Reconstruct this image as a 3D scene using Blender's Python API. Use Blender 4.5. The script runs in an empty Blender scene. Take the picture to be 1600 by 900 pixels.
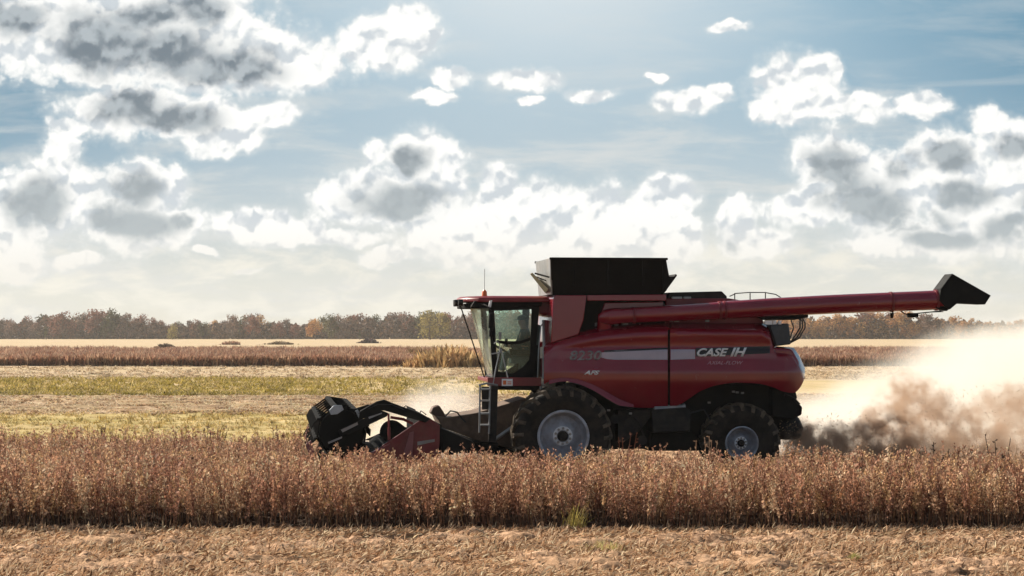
import bpy, math, random
import numpy as np
from mathutils import Vector, Matrix
R = math.radians
random.seed(7); rng = np.random.default_rng(7)
sc = bpy.context.scene
col = sc.collection

# ------------------------------------------------------------------ camera
F, CAMH, HOR = 3000.0, 3.2, 517.0            # focal length and horizon in units of a 1600 px wide frame
cd = bpy.data.cameras.new('camera'); cam = bpy.data.objects.new('camera', cd); col.objects.link(cam)
cam.location = (0, 0, CAMH); cam.rotation_euler = (R(90), 0, 0)
cd.sensor_width = 36; cd.lens = 36 * F / 1600; cd.shift_y = (HOR - 450) / 1600
cd.clip_end = 8000; cd.clip_start = 0.5
sc.camera = cam
# ------------------------------------------------------------------ light
SUN_EL, SUN_AZ = R(33), R(-54)                # azimuth from +Y towards +X
tosun = Vector((math.sin(SUN_AZ) * math.cos(SUN_EL), math.cos(SUN_AZ) * math.cos(SUN_EL), math.sin(SUN_EL)))
sl = bpy.data.lights.new('sun', 'SUN'); sl.energy = 5.0; sl.angle = R(0.6); sl.color = (1.0, 0.91, 0.78)
so = bpy.data.objects.new('sun', sl); col.objects.link(so); so.rotation_euler = (-tosun).to_track_quat('-Z', 'Y').to_euler()
sc.view_settings.view_transform = 'Standard'; sc.view_settings.look = 'None'
EXPO = 0.8; sc.view_settings.exposure = EXPO; sc.view_settings.gamma = 1.0
sc.view_settings.use_curve_mapping = False
cy = sc.cycles
cy.use_denoising = True; cy.use_adaptive_sampling = True; cy.adaptive_threshold = 0.02
cy.max_bounces = 8; cy.diffuse_bounces = 3; cy.glossy_bounces = 3; cy.transmission_bounces = 6
cy.transparent_max_bounces = 12; cy.volume_bounces = 3; cy.volume_max_steps = 256
cy.sample_clamp_indirect = 6.0


class NT:
    """small helper for writing node trees"""
    def __init__(s, tree): s.t = tree; s.n = tree.nodes; s.l = tree.links
    def link(s, a, b): s.l.new(a, b)
    def put(s, sock, v):
        if v is None: return
        if hasattr(v, 'is_output'): s.l.new(v, sock)
        else: sock.default_value = v
    def math(s, op, a, b=None, c=None, clamp=False):
        n = s.n.new('ShaderNodeMath'); n.operation = op; n.use_clamp = clamp
        for i, v in enumerate((a, b, c)): s.put(n.inputs[i], v)
        return n.outputs[0]
    def vec(s, op, a, b=None, c=None, out=0):
        n = s.n.new('ShaderNodeVectorMath'); n.operation = op
        for i, v in enumerate((a, b, c)):
            if v is not None: s.put(n.inputs[i], v)
        return n.outputs['Value'] if op in ('LENGTH', 'DOT_PRODUCT', 'DISTANCE') else n.outputs[0]
    def scale(s, a, f):
        n = s.n.new('ShaderNodeVectorMath'); n.operation = 'SCALE'; s.put(n.inputs[0], a); s.put(n.inputs['Scale'], f); return n.outputs[0]
    def xyz(s, x=0.0, y=0.0, z=0.0):
        n = s.n.new('ShaderNodeCombineXYZ')
        for i, v in enumerate((x, y, z)): s.put(n.inputs[i], v)
        return n.outputs[0]
    def sep(s, v):
        n = s.n.new('ShaderNodeSeparateXYZ'); s.put(n.inputs[0], v); return n.outputs
    def noise(s, v, scale, detail=4, rough=0.55, dist=0.0, col=False):
        n = s.n.new('ShaderNodeTexNoise')
        if v is not None: s.put(n.inputs['Vector'], v)
        n.inputs['Scale'].default_value = scale; n.inputs['Detail'].default_value = detail
        n.inputs['Roughness'].default_value = rough; n.inputs['Distortion'].default_value = dist
        return n.outputs['Color'] if col else n.outputs[0]
    def mix(s, f, a, b, mode='MIX'):
        n = s.n.new('ShaderNodeMix'); n.data_type = 'RGBA'; n.blend_type = mode
        def c4(v): return tuple(v) + (1,) if isinstance(v, (tuple, list)) and len(v) == 3 else v
        s.put(n.inputs[0], f); s.put(n.inputs[6], c4(a)); s.put(n.inputs[7], c4(b)); return n.outputs[2]
    def smooth(s, v, a, b, lo=0.0, hi=1.0):
        n = s.n.new('ShaderNodeMapRange'); n.interpolation_type = 'SMOOTHSTEP'
        s.put(n.inputs[0], v); s.put(n.inputs[1], a); s.put(n.inputs[2], b); s.put(n.inputs[3], lo); s.put(n.inputs[4], hi)
        return n.outputs[0]
    def ramp(s, v, stops, interp='LINEAR'):
        n = s.n.new('ShaderNodeValToRGB'); n.color_ramp.interpolation = interp
        e = n.color_ramp.elements
        while len(e) > 1: e.remove(e[0])
        e[0].position = stops[0][0]; e[0].color = tuple(stops[0][1]) + (1,)
        for p, c in stops[1:]:
            k = e.new(p); k.color = tuple(c) + (1,)
        s.put(n.inputs[0], v); return n.outputs[0]


# ------------------------------------------------------------------ sky
SKYS = 0.065
def make_world():
    w = bpy.data.worlds.new('World'); sc.world = w; w.use_nodes = True
    T = NT(w.node_tree); T.n.clear()
    out = T.n.new('ShaderNodeOutputWorld'); bg = T.n.new('ShaderNodeBackground'); bg.inputs[1].default_value = SKYS
    T.link(bg.outputs[0], out.inputs[0])
    tc = T.n.new('ShaderNodeTexCoord').outputs['Generated']
    x, y, z = T.sep(tc)
    # sky texture, looked up a little steeper than the true direction so the low sky keeps its blue
    zz = T.math('MULTIPLY', T.math('MAXIMUM', z, 0.0), 2.6)
    sky = T.n.new('ShaderNodeTexSky'); sky.sky_type = 'NISHITA'; sky.sun_disc = False
    sky.sun_elevation = SUN_EL; sky.sun_rotation = SUN_AZ; sky.air_density = 1.1; sky.dust_density = 1.6; sky.ozone_density = 1.5
    T.link(T.vec('NORMALIZE', T.xyz(x, y, T.math('ADD', zz, 0.06))), sky.inputs[0])
    skyc = sky.outputs[0]
    hsv = T.n.new('ShaderNodeHueSaturation'); hsv.inputs['Hue'].default_value = 0.482; hsv.inputs['Saturation'].default_value = 0.8
    hsv.inputs['Value'].default_value = 1.0; T.link(skyc, hsv.inputs['Color']); skyc = hsv.outputs[0]
    ys = T.math('MAXIMUM', y, 0.08)
    front = T.smooth(y, 0.1, 0.5)
    # directions on a plane of the sky ahead: P.x 0..16 across the view, P.y 5.17 at the horizon, 0 ten degrees up
    U = T.math('MULTIPLY_ADD', T.math('DIVIDE', x, ys), 30.0, 8.0)
    V = T.math('MULTIPLY_ADD', T.math('DIVIDE', z, ys), -30.0, 5.17)
    P = T.xyz(U, V, 0.0)
    w1 = T.vec('SUBTRACT', T.noise(P, 0.9, 2, 0.5, col=True), (0.5, 0.5, 0.5))
    w2 = T.vec('SUBTRACT', T.noise(P, 3.0, 4, 0.5, col=True), (0.5, 0.5, 0.5))
    PW = T.vec('ADD', P, T.vec('MULTIPLY', w1, (0.7, 0.5, 0.0)))
    PW = T.vec('ADD', PW, T.vec('MULTIPLY', w2, (0.34, 0.28, 0.0)))
    def puffs(p, sm_=0.4, wts=(0.5, 0.3, 0.2)):
        """rounded heaps on three scales"""
        acc = None
        for sc_, amp in zip((1.9, 4.3, 9.5), wts):
            v = T.n.new('ShaderNodeTexVoronoi'); v.feature = 'SMOOTH_F1'; v.voronoi_dimensions = '2D'
            v.inputs['Scale'].default_value = sc_; v.inputs['Smoothness'].default_value = sm_; T.link(p, v.inputs['Vector'])
            h = T.math('MULTIPLY', T.math('SUBTRACT', 0.75, v.outputs['Distance']), amp * 1.4)
            acc = h if acc is None else T.math('ADD', acc, h)
        return acc
    wp = T.vec('MULTIPLY', T.vec('SUBTRACT', T.noise(P, 5.0, 5, 0.6, col=True), (0.5, 0.5, 0.5)), (0.22, 0.22, 0.0))
    PB = T.vec('ADD', T.vec('ADD', P, T.vec('MULTIPLY', w1, (0.3, 0.3, 0))), wp)
    pf = puffs(PB); sw = (0.9, 0.45, 0.12)
    pr = puffs(PB, 0.9, sw); pr2 = puffs(T.vec('ADD', PB, (-0.03, -0.14, 0.0)), 0.9, sw)
    fb = T.math('ADD', T.math('MULTIPLY', T.noise(P, 2.6, 7, 0.56), 0.55), T.math('MULTIPLY', pf, 0.62))
    def field(blobs, sm=0.25):
        acc = None
        for (cx, cy_, rx, ry) in blobs:
            d = T.vec('MULTIPLY_ADD', PW, (1 / rx, 1 / ry, 0), (-cx / rx, -cy_ / ry, 0))
            l = T.vec('LENGTH', d)
            acc = l if acc is None else T.math('SMOOTH_MIN', acc, l, sm)
        return T.math('SUBTRACT', 1.0, acc)
    white = [(0.3, 0.45, 1.0, 0.62), (1.6, 0.5, 1.5, 0.85), (3.2, 0.8, 1.5, 0.62), (4.3, 0.95, 1.0, 0.5), (2.9, 0.1, 1.1, 0.5),
             (6.1, 0.65, 0.8, 0.42), (6.35, 0.35, 0.4, 0.3),
             (2.1, 1.75, 1.15, 0.42), (3.2, 1.85, 1.0, 0.36), (4.2, 1.78, 0.55, 0.2), (3.4, 2.18, 0.7, 0.2), (1.0, 2.0, 0.3, 0.14),
             (0.95, 2.45, 0.32, 0.4), (0.75, 3.1, 0.85, 0.6), (0.1, 3.5, 0.6, 0.6), (2.3, 3.0, 0.65, 0.42), (2.2, 3.5, 0.95, 0.45), (0.2, 4.05, 0.4, 0.25),
             (4.2, 3.55, 0.85, 0.25), (4.9, 3.7, 0.9, 0.14), (1.2, 4.08, 0.45, 0.13), (3.15, 4.0, 0.2, 0.06), (3.9, 4.17, 0.2, 0.06),
             (6.6, 2.55, 0.5, 0.45), (6.1, 3.1, 1.2, 0.42), (5.9, 2.45, 0.22, 0.24), (7.0, 2.9, 0.4, 0.5), (7.9, 2.85, 0.3, 0.32),
             (8.1, 3.3, 0.9, 0.45), (9.2, 3.45, 1.0, 0.5), (10.3, 3.2, 0.5, 0.42), (10.6, 3.7, 0.5, 0.35), (7.4, 3.7, 1.2, 0.45), (9.4, 3.95, 1.6, 0.3),
             (11.5, 3.4, 0.35, 0.34), (11.8, 3.8, 0.6, 0.22), (6.0, 3.95, 0.4, 0.12),
             (12.5, 1.4, 0.6, 0.55), (12.9, 1.1, 0.3, 0.3), (13.2, 1.68, 0.85, 0.24), (14.5, 1.65, 0.4, 0.2), (12.2, 1.75, 0.4, 0.16),
             (10.9, 1.55, 0.55, 0.17), (11.3, 1.42, 0.25, 0.14), (7.05, 1.27, 0.34, 0.12), (6.75, 1.52, 0.35, 0.1), (8.2, 1.3, 0.5, 0.17), (9.2, 1.52, 0.4, 0.12), (8.2, 1.62, 0.2, 0.07),
             (10.3, 1.2, 0.16, 0.08), (11.3, 0.42, 0.32, 0.1),
             (12.9, 2.6, 0.6, 0.5), (13.7, 3.0, 0.9, 0.62), (14.9, 2.55, 0.7, 0.5), (15.5, 1.9, 0.35, 0.28), (15.9, 2.2, 0.4, 0.4), (15.4, 3.2, 1.1, 0.75),
             (12.6, 3.3, 0.55, 0.3), (14.5, 3.75, 1.3, 0.25), (16.6, 3.0, 1.2, 1.0), (-1.0, 3.4, 1.0, 0.6), (-1.2, 0.6, 1.1, 0.6)]
    dark = [(1.55, 0.65, 0.75, 0.55), (2.5, 0.85, 1.0, 0.36), (3.6, 1.05, 0.95, 0.3), (0.2, 0.25, 0.5, 0.35), (2.3, 0.25, 0.6, 0.25), (3.1, 0.2, 0.4, 0.3),
            (2.0, 1.65, 0.75, 0.35), (2.7, 1.85, 0.8, 0.24), (0.55, 3.2, 0.55, 0.4), (2.0, 3.0, 0.5, 0.3), (2.05, 3.5, 0.65, 0.3), (2.75, 3.45, 0.25, 0.15),
            (6.3, 3.15, 0.85, 0.3), (6.45, 2.55, 0.3, 0.22), (13.0, 2.75, 0.45, 0.55), (13.6, 3.2, 0.7, 0.38), (14.2, 3.4, 0.7, 0.2), (14.8, 2.4, 0.4, 0.25),
            (15.9, 2.25, 0.4, 0.18), (15.1, 3.0, 0.55, 0.25), (15.8, 3.6, 0.6, 0.22), (14.7, 3.73, 0.6, 0.15), (15.1, 1.75, 0.12, 0.12), (11.35, 3.8, 0.25, 0.2), (14.1, 2.6, 0.3, 0.25), (16.8, 3.1, 0.8, 0.5)]
    fc = T.math('SUBTRACT', fb, 0.5)
    Wf = T.math('MULTIPLY_ADD', fc, 0.85, field(white))
    cov = T.math('MULTIPLY', T.smooth(Wf, -0.13, 0.20), front)
    soft = T.math('MULTIPLY', T.smooth(Wf, -0.45, 0.2), front)
    big = T.math('SUBTRACT', T.noise(P, 1.5, 3, 0.5), 0.5)
    Df = T.math('MULTIPLY_ADD', big, 0.9, T.math('MULTIPLY_ADD', fc, 0.25, field(dark, 0.4)))
    dk = T.math('MULTIPLY', T.smooth(Df, -0.35, 0.55), T.smooth(Wf, 0.0, 0.5))
    # relief: density towards the sun against density here
    rel = T.math('ADD', T.math('SUBTRACT', pr, pr2), T.math('MULTIPLY', T.math('SUBTRACT', T.noise(P, 4.0, 6, 0.6), 0.5), 0.25))
    e = 1 / SKYS / 2 ** EXPO          # one unit of display white
    def C(r, g, b, k=1.0):
        f = lambda v: ((v / 255 + 0.055) / 1.055) ** 2.4 if v > 10 else v / 255 / 12.92
        return tuple(f(q) * e * k for q in (r, g, b))
    # colour of the clear sky ahead: bluer high and to the sides, pale towards the sun and the horizon
    hz = T.smooth(V, 0.0, 5.0)
    grad = T.ramp(T.math('DIVIDE', V, 5.2), [(0.0, C(150, 184, 204)), (0.28, C(164, 191, 207)), (0.5, C(184, 202, 212)), (0.72, C(208, 215, 215)), (0.9, C(226, 226, 216)), (1.0, C(236, 230, 214))])
    side = T.math('ABSOLUTE', T.math('SUBTRACT', U, 8.6))
    sidef = T.math('MULTIPLY', T.math('MULTIPLY', T.smooth(side, 3.0, 9.5), 0.8), T.smooth(V, 4.6, 0.5))
    grad = T.mix(sidef, grad, C(86, 138, 166))
    gl = T.vec('LENGTH', T.vec('MULTIPLY_ADD', P, (1 / 4.2, 1 / 2.6, 0), (-8.4 / 4.2, 0.9 / 2.6, 0)))
    grad = T.mix(T.smooth(gl, 1.5, 0.0, 0.0, 0.8), grad, C(232, 238, 240))
    inframe = T.math('MULTIPLY', front, T.smooth(z, 0.42, 0.2))
    skyc = T.mix(inframe, skyc, grad)
    # thin streaks of high cloud
    st = T.noise(T.vec('MULTIPLY', P, (0.35, 1.9, 1.0)), 1.0, 6, 0.6, 0.4)
    stf = T.math('MULTIPLY', T.math('MULTIPLY', T.smooth(st, 0.43, 0.72), T.smooth(V, 0.3, 3.2, 0.25, 0.9)), front)
    skyc = T.mix(stf, skyc, C(222, 224, 222))
    lw = T.noise(T.vec('MULTIPLY', P, (0.8, 2.0, 1.0)), 1.3, 7, 0.62, 0.3)
    lwf = T.math('MULTIPLY', T.math('MULTIPLY', T.smooth(lw, 0.42, 0.68), T.smooth(V, 3.4, 4.1)), front)
    skyc = T.mix(T.math('MULTIPLY', lwf, 0.9), skyc, C(243, 240, 228))
    skyc = T.mix(T.math('MULTIPLY', soft, 0.42), skyc, C(240, 242, 240))
    # clouds
    wh = T.mix(T.smooth(rel, -0.36, 0.08), C(208, 216, 222), C(255, 255, 252, 1.03))
    wh = T.mix(T.smooth(V, 3.2, 4.9), wh, C(246, 240, 228))
    gr = T.mix(T.smooth(rel, -0.3, 0.3), C(116, 129, 139), C(176, 186, 192))
    gr = T.mix(T.smooth(V, 1.0, 4.2), gr, C(176, 186, 190))
    cc = T.mix(T.math('MULTIPLY', dk, 0.95), wh, gr)
    cov = T.math('MULTIPLY', cov, T.smooth(V, 3.4, 5.0, 1.0, 0.35))
    skyc = T.mix(cov, skyc, cc)
    # broken cloud over the rest of the sky (overhead and behind the camera)
    q = T.noise(T.vec('DIVIDE', tc, T.xyz(1, 1, T.math('ADD', T.math('ABSOLUTE', z), 0.5))), 2.6, 6, 0.55)
    qf = T.math('MULTIPLY', T.smooth(q, 0.46, 0.62), T.math('SUBTRACT', 1.0, inframe))
    skyc = T.mix(T.math('MULTIPLY', qf, 0.5), skyc, C(205, 208, 212, 0.6))
    below = T.smooth(z, -0.004, -0.03)
    skyc = T.mix(below, skyc, C(150, 128, 100, 0.8))
    T.link(skyc, bg.inputs[0])
    w.cycles.sampling_method = 'MANUAL'; w.cycles.sample_map_resolution = 512
make_world()

# ------------------------------------------------------------------ materials
def pmat(name, base, rough=0.6, metal=0.0, coat=0.0, var=0.25, vscale=3.0, bump=0.0, bscale=20.0, spec=0.5, dirt=None, dirt_amt=0.0):
    m = bpy.data.materials.new(name); m.use_nodes = True; T = NT(m.node_tree); b = T.n['Principled BSDF']
    tc = T.n.new('ShaderNodeTexCoord').outputs['Object']
    n = T.noise(tc, vscale, 5, 0.6)
    dk = tuple(c * (1 - var) for c in base); lt = tuple(min(1, c * (1 + var)) for c in base)
    c = T.mix(T.smooth(n, 0.3, 0.7), dk, lt)
    if dirt:
        d = T.noise(tc, vscale * 0.7 + 0.5, 7, 0.68)
        zz = T.sep(tc)[2]
        low = T.smooth(zz, 3.2, 0.4, 0.0, 0.16)
        c = T.mix(T.math('MULTIPLY', T.smooth(T.math('ADD', d, low), 0.5, 0.78), dirt_amt), c, dirt)
    T.link(c, b.inputs['Base Color'])
    r2 = T.math('MULTIPLY_ADD', T.noise(tc, vscale * 3, 4, 0.6), 0.25, rough - 0.12, clamp=True)
    T.link(r2, b.inputs['Roughness'])
    b.inputs['Metallic'].default_value = metal; b.inputs['Coat Weight'].default_value = coat; b.inputs['Coat Roughness'].default_value = 0.12
    b.inputs['Specular IOR Level'].default_value = spec
    if bump:
        bp = T.n.new('ShaderNodeBump'); bp.inputs['Strength'].default_value = bump; bp.inputs['Distance'].default_value = 0.02
        T.link(T.noise(tc, bscale, 5, 0.6), bp.inputs['Height']); T.link(bp.outputs[0], b.inputs['Normal'])
    return m

DUST = (0.30, 0.215, 0.14)
M = {}
M['red'] = pmat('red paint', (0.23, 0.004, 0.016), 0.22, coat=0.8, var=0.08, vscale=1.2, dirt=DUST, dirt_amt=0.03)
M['redflat'] = pmat('dull red paint', (0.18, 0.008, 0.015), 0.45, coat=0.15, var=0.2, vscale=2, dirt=DUST, dirt_amt=0.15)
M['black'] = pmat('black plastic', (0.006, 0.006, 0.006), 0.7, var=0.3, dirt=(0.05, 0.04, 0.03), dirt_amt=0.16, spec=0.18)
M['matte'] = pmat('matte black paint', (0.008, 0.008, 0.008), 0.95, var=0.3, spec=0.08)
M['steel'] = pmat('dark dusty steel', (0.014, 0.013, 0.013), 0.6, metal=0.0, var=0.4, vscale=6, dirt=(0.08, 0.06, 0.045), dirt_amt=0.3, spec=0.25)
M['grey'] = pmat('grey metal', (0.30, 0.31, 0.32), 0.42, metal=0.5, var=0.2, dirt=DUST, dirt_amt=0.4)
M['bright'] = pmat('bright wheel ring', (0.75, 0.75, 0.78), 0.4)
M['silver'] = pmat('silver decal', (0.44, 0.38, 0.44), 0.35, metal=0.2, var=0.06)
M['decalblack'] = pmat('black decal', (0.012, 0.010, 0.012), 0.35, var=0.2)
M['white'] = pmat('white lettering', (0.85, 0.84, 0.85), 0.4, var=0.05)
M['chrome'] = pmat('grey number decal', (0.30, 0.27, 0.27), 0.35, metal=0.3, var=0.3, vscale=20)
M['pink'] = pmat('pale pink decal', (0.6, 0.32, 0.38), 0.4, var=0.1)
M['rubber'] = pmat('tyre rubber', (0.009, 0.008, 0.008), 0.75, var=0.4, vscale=4, bump=0.3, bscale=30, dirt=(0.10, 0.075, 0.055), dirt_amt=0.32, spec=0.2)
M['lug'] = pmat('sunlit dusty tyre lug', (0.05, 0.04, 0.032), 0.8, var=0.5, vscale=6, dirt=(0.26, 0.2, 0.14), dirt_amt=0.5, spec=0.2)  # dusty rubber, lightened to paint in sunlight on the lugs
M['rim'] = pmat('silver wheel paint', (0.42, 0.45, 0.52), 0.42, metal=0.3, var=0.15, vscale=5, dirt=(0.2, 0.16, 0.13), dirt_amt=0.5)
M['feeder'] = pmat('dusty feeder housing', (0.135, 0.085, 0.055), 0.75, var=0.35, vscale=4, bump=0.2)
M['tankblack'] = pmat('black tank extension', (0.005, 0.004, 0.004), 0.7, var=0.3, dirt=(0.035, 0.025, 0.02), dirt_amt=0.2, spec=0.15)
M['tan'] = pmat('tan strut', (0.5, 0.38, 0.2), 0.6, var=0.15)
M['cloth'] = pmat('dark clothing', (0.03, 0.05, 0.065), 0.85, var=0.2)
M['skin'] = pmat('skin', (0.30, 0.17, 0.12), 0.55, var=0.1)
M['seat'] = pmat('grey seat fabric', (0.10, 0.12, 0.12), 0.9, var=0.2)
M['orange'] = pmat('orange beacon plastic', (0.75, 0.16, 0.03), 0.3, var=0.1)
M['hose'] = pmat('black hose', (0.02, 0.02, 0.02), 0.5, var=0.2)

def glass_mat(name, tint, refl=0.08, film=(0.1, 0.4)):
    m = bpy.data.materials.new(name); m.use_nodes = True; T = NT(m.node_tree); T.n.clear()
    out = T.n.new('ShaderNodeOutputMaterial'); mx = T.n.new('ShaderNodeMixShader')
    tr = T.n.new('ShaderNodeBsdfTransparent'); tr.inputs[0].default_value = tint + (1,)
    gl = T.n.new('ShaderNodeBsdfGlossy'); gl.inputs['Roughness'].default_value = 0.03
    df = T.n.new('ShaderNodeBsdfTranslucent'); df.inputs[0].default_value = (0.86, 0.95, 0.84, 1)   # dust film on the pane
    tc = T.n.new('ShaderNodeTexCoord').outputs['Object']
    fm = T.n.new('ShaderNodeMixShader'); T.put(fm.inputs[0], T.smooth(T.noise(tc, 1.6, 6, 0.65), 0.3, 0.8, film[0], film[1]))
    dd = T.n.new('ShaderNodeBsdfDiffuse'); dd.inputs[0].default_value = (0.86, 0.95, 0.84, 1); dm = T.n.new('ShaderNodeMixShader'); dm.inputs[0].default_value = 0.5
    T.link(df.outputs[0], dm.inputs[1]); T.link(dd.outputs[0], dm.inputs[2])
    T.link(tr.outputs[0], fm.inputs[1]); T.link(dm.outputs[0], fm.inputs[2])
    fr = T.n.new('ShaderNodeFresnel'); fr.inputs[0].default_value = 1.12
    T.put(mx.inputs[0], T.math('ADD', T.math('MULTIPLY', fr.outputs[0], 0.9), refl * 0.5))
    T.link(fm.outputs[0], mx.inputs[1]); T.link(gl.outputs[0], mx.inputs[2]); T.link(mx.outputs[0], out.inputs[0])
    return m
M['glass'] = glass_mat('green tinted cab glass', (0.90, 0.985, 0.95), film=(0.01, 0.05))
M['screen'] = glass_mat('dusty green windscreen', (0.86, 0.98, 0.90), film=(0.2, 0.6))

def attr_mat(name, rough=0.8, transl=0.35, vscale=3.0, var=0.3):
    """colour comes from a per-plant attribute; thin leaves let light through"""
    m = bpy.data.materials.new(name); m.use_nodes = True; T = NT(m.node_tree); b = T.n['Principled BSDF']; out = T.n['Material Output']
    a = T.n.new('ShaderNodeAttribute'); a.attribute_name = 'tone'
    tc = T.n.new('ShaderNodeTexCoord').outputs['Object']
    c = T.mix(1.0, a.outputs['Color'], T.mix(T.smooth(T.noise(tc, vscale, 4, 0.6), 0.3, 0.7), (1 - var,) * 3, (1.0,) * 3), 'MULTIPLY')
    T.link(c, b.inputs['Base Color']); b.inputs['Roughness'].default_value = rough; b.inputs['Specular IOR Level'].default_value = 0.25
    tl = T.n.new('ShaderNodeBsdfTranslucent'); T.link(c, tl.inputs[0])
    mx = T.n.new('ShaderNodeMixShader'); mx.inputs[0].default_value = transl
    T.link(b.outputs[0], mx.inputs[1]); T.link(tl.outputs[0], mx.inputs[2]); T.link(mx.outputs[0], out.inputs[0])
    return m
M['plant'] = attr_mat('dry plant matter', transl=0.3)
M['leaf'] = attr_mat('tree foliage', transl=0.25, vscale=0.4)
M['bark'] = pmat('bark', (0.09, 0.07, 0.055), 0.9, var=0.3)

# ------------------------------------------------------------------ mesh helpers
def tag(o, label=None, cat=None, group=None, kind=None):
    if label: o['label'] = label
    if cat: o['category'] = cat
    if group: o['group'] = group
    if kind: o['kind'] = kind
    return o
def empty(name, loc=(0, 0, 0), rz=0.0, parent=None):
    o = bpy.data.objects.new(name, None); col.objects.link(o); o.location = loc; o.rotation_euler = (0, 0, rz)
    o.empty_display_size = 0.3
    if parent: o.parent = parent
    return o
class MB:
    def __init__(s): s.v = []; s.f = []
    def add(s, vs, fs):
        b = len(s.v); s.v += [tuple(v) for v in vs]; s.f += [tuple(i + b for i in f) for f in fs]; return s
    def box(s, x0, x1, y0, y1, z0, z1):
        return s.add([(x0, y0, z0), (x1, y0, z0), (x1, y1, z0), (x0, y1, z0), (x0, y0, z1), (x1, y0, z1), (x1, y1, z1), (x0, y1, z1)],
                     [(0, 3, 2, 1), (4, 5, 6, 7), (0, 1, 5, 4), (1, 2, 6, 5), (2, 3, 7, 6), (3, 0, 4, 7)])
    def prism(s, pts, y0, y1):
        """pts: list of (x, z); extruded from y0 to y1"""
        n = len(pts)
        ar = sum(pts[i][0] * pts[(i + 1) % n][1] - pts[(i + 1) % n][0] * pts[i][1] for i in range(n))
        if ar < 0: pts = pts[::-1]
        vs = [(x, y0, z) for x, z in pts] + [(x, y1, z) for x, z in pts]
        fs = [tuple(range(n)), tuple(range(2 * n - 1, n - 1, -1))]
        for i in range(n): j = (i + 1) % n; fs.append((j, i, i + n, j + n))
        return s.add(vs, fs)
    def tube(s, pts, r, n=10, caps=True):
        pts = [Vector(p) for p in pts]; k = len(pts)
        rs = r if isinstance(r, (list, tuple)) else [r] * k
        vs = []; up = None
        for i, p in enumerate(pts):
            d = (pts[min(i + 1, k - 1)] - pts[max(i - 1, 0)]).normalized()
            if up is None: up = Vector((0, 0, 1)) if abs(d.z) < 0.9 else Vector((0, 1, 0))
            a = d.cross(up); a = a.normalized() if a.length > 1e-6 else Vector((1, 0, 0)); u = a.cross(d).normalized(); up = u
            for j in range(n):
                t = 2 * math.pi * j / n; vs.append(p + (a * math.cos(t) + u * math.sin(t)) * rs[i])
        fs = [(i * n + j, i * n + (j + 1) % n, (i + 1) * n + (j + 1) % n, (i + 1) * n + j) for i in range(k - 1) for j in range(n)]
        if caps: fs += [tuple(range(n))[::-1], tuple((k - 1) * n + j for j in range(n))]
        return s.add(vs, fs)
    def lathe(s, c, prof, n=48, closed=False):
        """prof: (radius, dy) round an axis along y through c"""
        k = len(prof); vs = []
        for r, dy in prof:
            for j in range(n):
                t = 2 * math.pi * j / n; vs.append((c[0] + r * math.cos(t), c[1] + dy, c[2] + r * math.sin(t)))
        fs = [(i * n + j, i * n + (j + 1) % n, (i + 1) * n + (j + 1) % n, (i + 1) * n + j) for i in range(k - 1) for j in range(n)]
        if closed: fs += [((k - 1) * n + j, (k - 1) * n + (j + 1) % n, (j + 1) % n, j) for j in range(n)]
        else: fs += [tuple(range(n))[::-1], tuple((k - 1) * n + j for j in range(n))]
        return s.add(vs, fs)
    def build(s, name, mat, parent=None, bevel=0.0, smooth=True, label=None, ang=35):
        me = bpy.data.meshes.new(name); me.from_pydata(s.v, [], s.f); me.update()
        import bmesh
        bm = bmesh.new(); bm.from_mesh(me); bmesh.ops.recalc_face_normals(bm, faces=bm.faces); bm.to_mesh(me); bm.free()
        if smooth:
            me.polygons.foreach_set('use_smooth', [True] * len(me.polygons)); me.set_sharp_from_angle(angle=R(ang))
        me.materials.append(mat)
        o = bpy.data.objects.new(name, me); col.objects.link(o)
        if parent: o.parent = parent
        if bevel:
            b = o.modifiers.new('Bevel', 'BEVEL'); b.width = bevel; b.segments = 2; b.limit_method = 'ANGLE'; b.angle_limit = R(35)
        if label: o['label'] = label
        return o

def np_mesh(name, V, Fq, mat, tone=None, parent=None, smooth=False):
    """V (n,3), Fq (m,4) quads"""
    me = bpy.data.meshes.new(name); n, m = len(V), len(Fq)
    me.vertices.add(n); me.vertices.foreach_set('co', np.asarray(V, np.float32).ravel())
    me.loops.add(m * 4); me.loops.foreach_set('vertex_index', np.asarray(Fq, np.int32).ravel())
    me.polygons.add(m); me.polygons.foreach_set('loop_start', np.arange(0, m * 4, 4, dtype=np.int32)); me.polygons.foreach_set('loop_total', np.full(m, 4, np.int32))
    if smooth: me.polygons.foreach_set('use_smooth', np.ones(m, bool))
    me.update(calc_edges=True)
    if tone is not None:
        a = me.attributes.new('tone', 'FLOAT_COLOR', 'POINT'); t = np.ones((n, 4), np.float32); t[:, :3] = tone; a.data.foreach_set('color', t.ravel())
    me.materials.append(mat)
    o = bpy.data.objects.new(name, me); col.objects.link(o)
    if parent: o.parent = parent
    return o

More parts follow.
